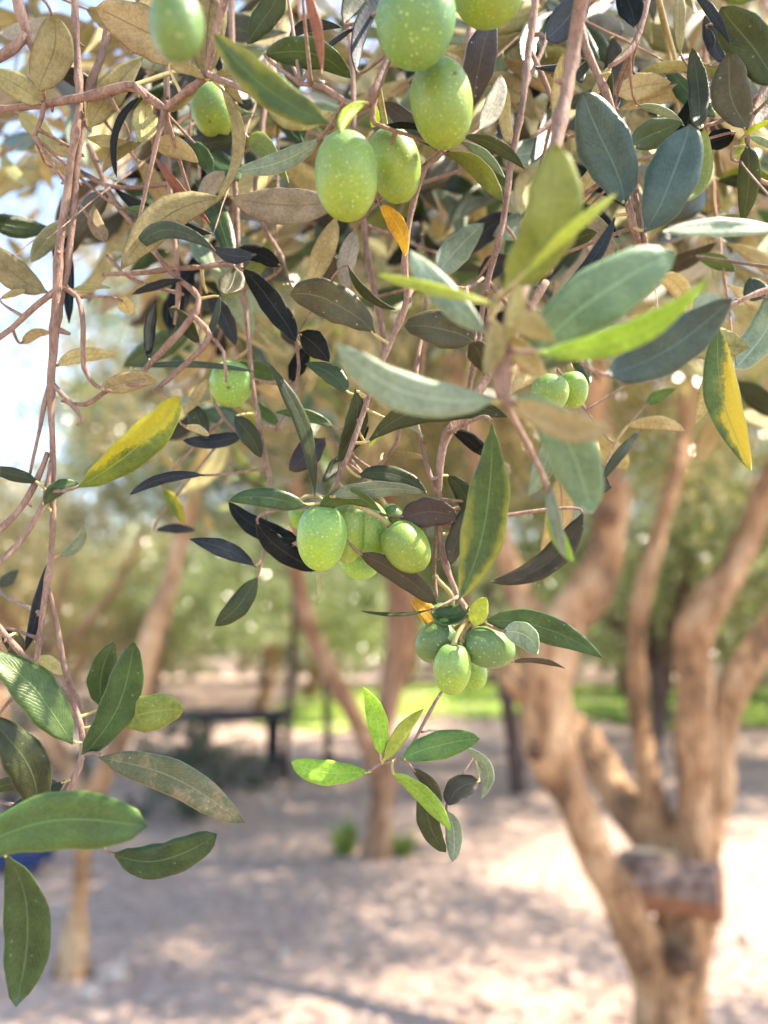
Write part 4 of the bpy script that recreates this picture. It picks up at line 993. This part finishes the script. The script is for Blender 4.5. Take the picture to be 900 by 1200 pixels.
# N: long pink twig, small olive pair
branch('olive_twig', 'long straight pink twig hanging right of the three top olives', 'olive twig',
 [[(634, -60, .31, 12), (622, 40, .305, 11), (612, 110, .302, 10), (600, 190, .30, 10), (586, 270, .298, 9), (572, 330, .298, 9), (560, 400, .30, 8), (548, 470, .305, 8), (545, 520, .31, 7)],
  [(612, 110, .302, 8), (640, 45, .31, 6), (620, 42, .315, 6)],
  [(622, 60, .305, 8), (650, 130, .305, 7), (625, 160, .30, 6)],
  [(572, 330, .298, 7), (620, 390, .305, 6), (655, 435, .312, 5), (700, 500, .315, 4), (720, 520, .315, 3)]],
 [('dk', 700, 572, 752, 504, 13, .30, .05, 15), ('md', 757, 475, 792, 455, 15, .32, .05, 10), ('tan', 733, 500, 802, 505, 16, .315, .12, 15), ('sil', 740, 448, 778, 446, 9, .315, .1, 15),
  ('nv', 560, 330, 600, 300, 26, .33, .05, 5), ('bk', 545, 395, 570, 360, 30, .33, .05, 5), ('tan', 620, 250, 600, 290, 20, .35, .05, 5), ('bk', 610, 300, 596, 330, 20, .33, .05, 5)],
 [(644, 461, 44, 46, .27, 10), (671, 457, 36, 44, .278, -5)], seed=13)

# ------------------------------------------------------------------ sprays hanging further back
def filler(name, label, x0, d, y1, x1, nsub, dens, kinds, seed, nol=0, y0=-90, spread=120, nolab=None):
    rng = random.Random(seed)
    tws = []; wpx = 2.6e-3 * FPX / d
    main = [(x0 + (x1 - x0) * t + rng.uniform(-8, 8) * (t > 0) * (.3 / d), y0 + (y1 - y0) * t, d + rng.uniform(-.02, .02), wpx * (1 - .6 * t)) for t in (0, .25, .5, .75, 1)]
    tws.append(main)
    for k in range(nsub):
        t = rng.uniform(.1, .8); i = int(t * 4); p = main[i]; q = main[i + 1]; f = t * 4 - i
        sx, sy = p[0] + (q[0] - p[0]) * f, p[1] + (q[1] - p[1]) * f
        an = rng.uniform(-1.1, 1.1); ln = rng.uniform(.06, .16) * FPX / d; dz = rng.uniform(-.12, .12)
        ex, ey = sx + math.sin(an) * ln, sy + math.cos(an) * ln
        tws.append([(sx, sy, p[2], wpx * .6), ((sx + ex) / 2 + rng.uniform(-8, 8), (sy + ey) / 2 - 6, p[2] + dz * .5, wpx * .45), (ex, ey, p[2] + dz, wpx * .25)])
    lv = []
    for tw in tws:
        for i in range(len(tw) - 1):
            a, b = tw[i], tw[i + 1]; L = math.hypot(a[0] - b[0], a[1] - b[1]) / FPX * d
            n = max(1, int(L / .022 * dens))
            for j in range(n):
                f = (j + rng.random() * .5) / n
                x = a[0] + (b[0] - a[0]) * f; y = a[1] + (b[1] - a[1]) * f; dd = a[2] + (b[2] - a[2]) * f
                for sgn in (-1, 1):
                    if rng.random() < .18: continue
                    an = sgn * rng.uniform(.3, 1.45) + rng.uniform(-.3, .3)
                    L2 = rng.uniform(.042, .066) * (1 if d > .42 else .8); fs = rng.uniform(.6, 1); lp = L2 * fs * FPX / dd; ddz = L2 * math.sqrt(1 - fs * fs) * rng.choice((-1, 1))
                    lv.append((rng.choice(kinds), x + sgn * 4 * .3 / d, y + 3, x + math.sin(an) * lp, y + math.cos(an) * lp, rng.uniform(.011, .015) * FPX / dd * rng.uniform(.5, 1), dd, rng.uniform(-.12, .12), rng.uniform(-35, 35),
                               dict(dd=ddz, NU=10, NV=4)))
    rng.shuffle(lv); lv = lv[:96]
    ols = []
    for k in range(nol):
        tw = rng.choice(tws); p = rng.choice(tw[1:]); ols.append((p[0] + rng.uniform(-15, 15), p[1] + rng.uniform(20, 40) * .4 / d, .016 * FPX / d, .021 * FPX / d, p[2] + .01, rng.uniform(-30, 30)))
    branch(name, label, 'olive spray', tws, lv, ols, group='olive sprays hanging behind the sharp twigs', tm=rng.choice(['twig', 'twigr']), seed=seed)
TAN = ['tan', 'tan', 'ta2', 'sil', 'ta2', 'br']; MIX = ['tan', 'ta2', 'dk', 'ol', 'br', 'gg', 'ta2', 'tan', 'tan', 'sil', 'gn']; DK = ['dk', 'bk', 'br', 'gg', 'ta2', 'tan', 'gn', 'gg']; GR = ['gn', 'gg', 'dk', 'ta2', 'ol', 'md']
FL = [
 ('tan-leaved spray at the top left corner behind the horizontal twig', 20, .50, 120, 40, 3, .7, TAN, 0),
 ('tan and silver spray behind the top left knuckle of leaves', 130, .47, 220, 150, 5, .8, TAN, 0),
 ('mixed dark and tan spray hanging behind the lone bright olive', 230, .50, 400, 215, 6, .9, MIX, 0),
 ('dark-leaved spray behind the twig tangle left of centre', 255, .42, 470, 275, 5, .8, DK, 0),
 ('tan spray dangling behind the plump pair of olives', 345, .50, 330, 360, 6, .9, TAN, 0),
 ('dark spray behind the centre twig above the five olives', 470, .44, 380, 410, 5, .8, DK, 0),
 ('loose grey-green spray far behind the centre twig', 400, .80, 560, 370, 7, .9, GR, 3),
 ('tan spray between the top olives and the long pink twig', 560, .46, 300, 545, 5, .9, MIX, 0),
 ('dark slate-leaved spray behind the olive leaf right of centre', 590, .55, 430, 560, 6, .9, DK, 0),
 ('tan-gold spray crowding behind the upper right blue-green pair', 720, .40, 260, 735, 6, 1.0, TAN, 0),
 ('dense tan spray near the top right corner', 850, .46, 240, 830, 6, .9, TAN, 0),
 ('mixed spray behind the big blurred blue-green leaves', 700, .62, 420, 690, 6, .8, MIX, 0),
 ('green and tan spray behind the right edge leaves', 900, .60, 330, 880, 5, .8, GR, 0),
 ('blurred distant spray in the gap below the lone bright olive', 160, .95, 480, 200, 7, .8, MIX, 2),
 ('blurred distant spray above the yellow-green leaf at left', 300, 1.05, 600, 290, 8, .8, GR, 2),
 ('blurred distant spray over the top centre gap', 520, 1.0, 420, 510, 8, .9, MIX, 2),
 ('blurred distant spray behind the upper right twigs', 780, .95, 380, 770, 8, .9, TAN, 2),
 ('golden spray in the gap between the left bare twigs and the tangle', 150, .60, 400, 160, 4, .7, TAN, 0),
 ('tan and dark spray behind the pale round olive', 300, .62, 520, 250, 6, .9, MIX, 0),
 ('dark clump of leaves behind the top centre olives', 470, .60, 250, 480, 6, 1.0, DK, 0),
 ('golden-tan clump behind the right pair of small olives', 640, .75, 440, 800, 8, .9, TAN, 0),
 ('dark and gold clump in the top right background', 820, .70, 300, 870, 8, .9, MIX, 0),
 ('fine dark spray in the middle of the crossing reddish twigs', 230, .37, 420, 240, 6, 1.0, DK, 0),
 ('brown and tan spray left of the orange leaf at top centre', 330, .36, 280, 320, 5, 1.0, MIX, 0),
 ('near black spray behind the big olive leaf over the five olives', 480, .45, 440, 500, 5, .9, DK, 0),
 ('dark spray between the long pink twig and the teal leaf pair', 640, .36, 330, 650, 6, 1.1, DK, 0),
 ('tan and slate spray right of the teal leaf pair', 830, .38, 300, 830, 6, 1.1, MIX, 0),
 ('far dark spray low beside the yellow-green leaf', 230, .9, 640, 240, 8, .9, DK, 0),
 ('far tan spray right of the yellow hanging leaf', 890, .9, 500, 900, 7, .9, TAN, 0),
 ('faint pale spray over the bright sky patch at left', 60, .85, 330, 45, 4, .5, TAN, 0),
]
for i, (lab, x0, d, y1, x1, ns_, dn, kd, no) in enumerate(FL):
    filler('olive_spray', lab, x0, d, y1, x1, ns_, dn, kd, 200 + i, no)
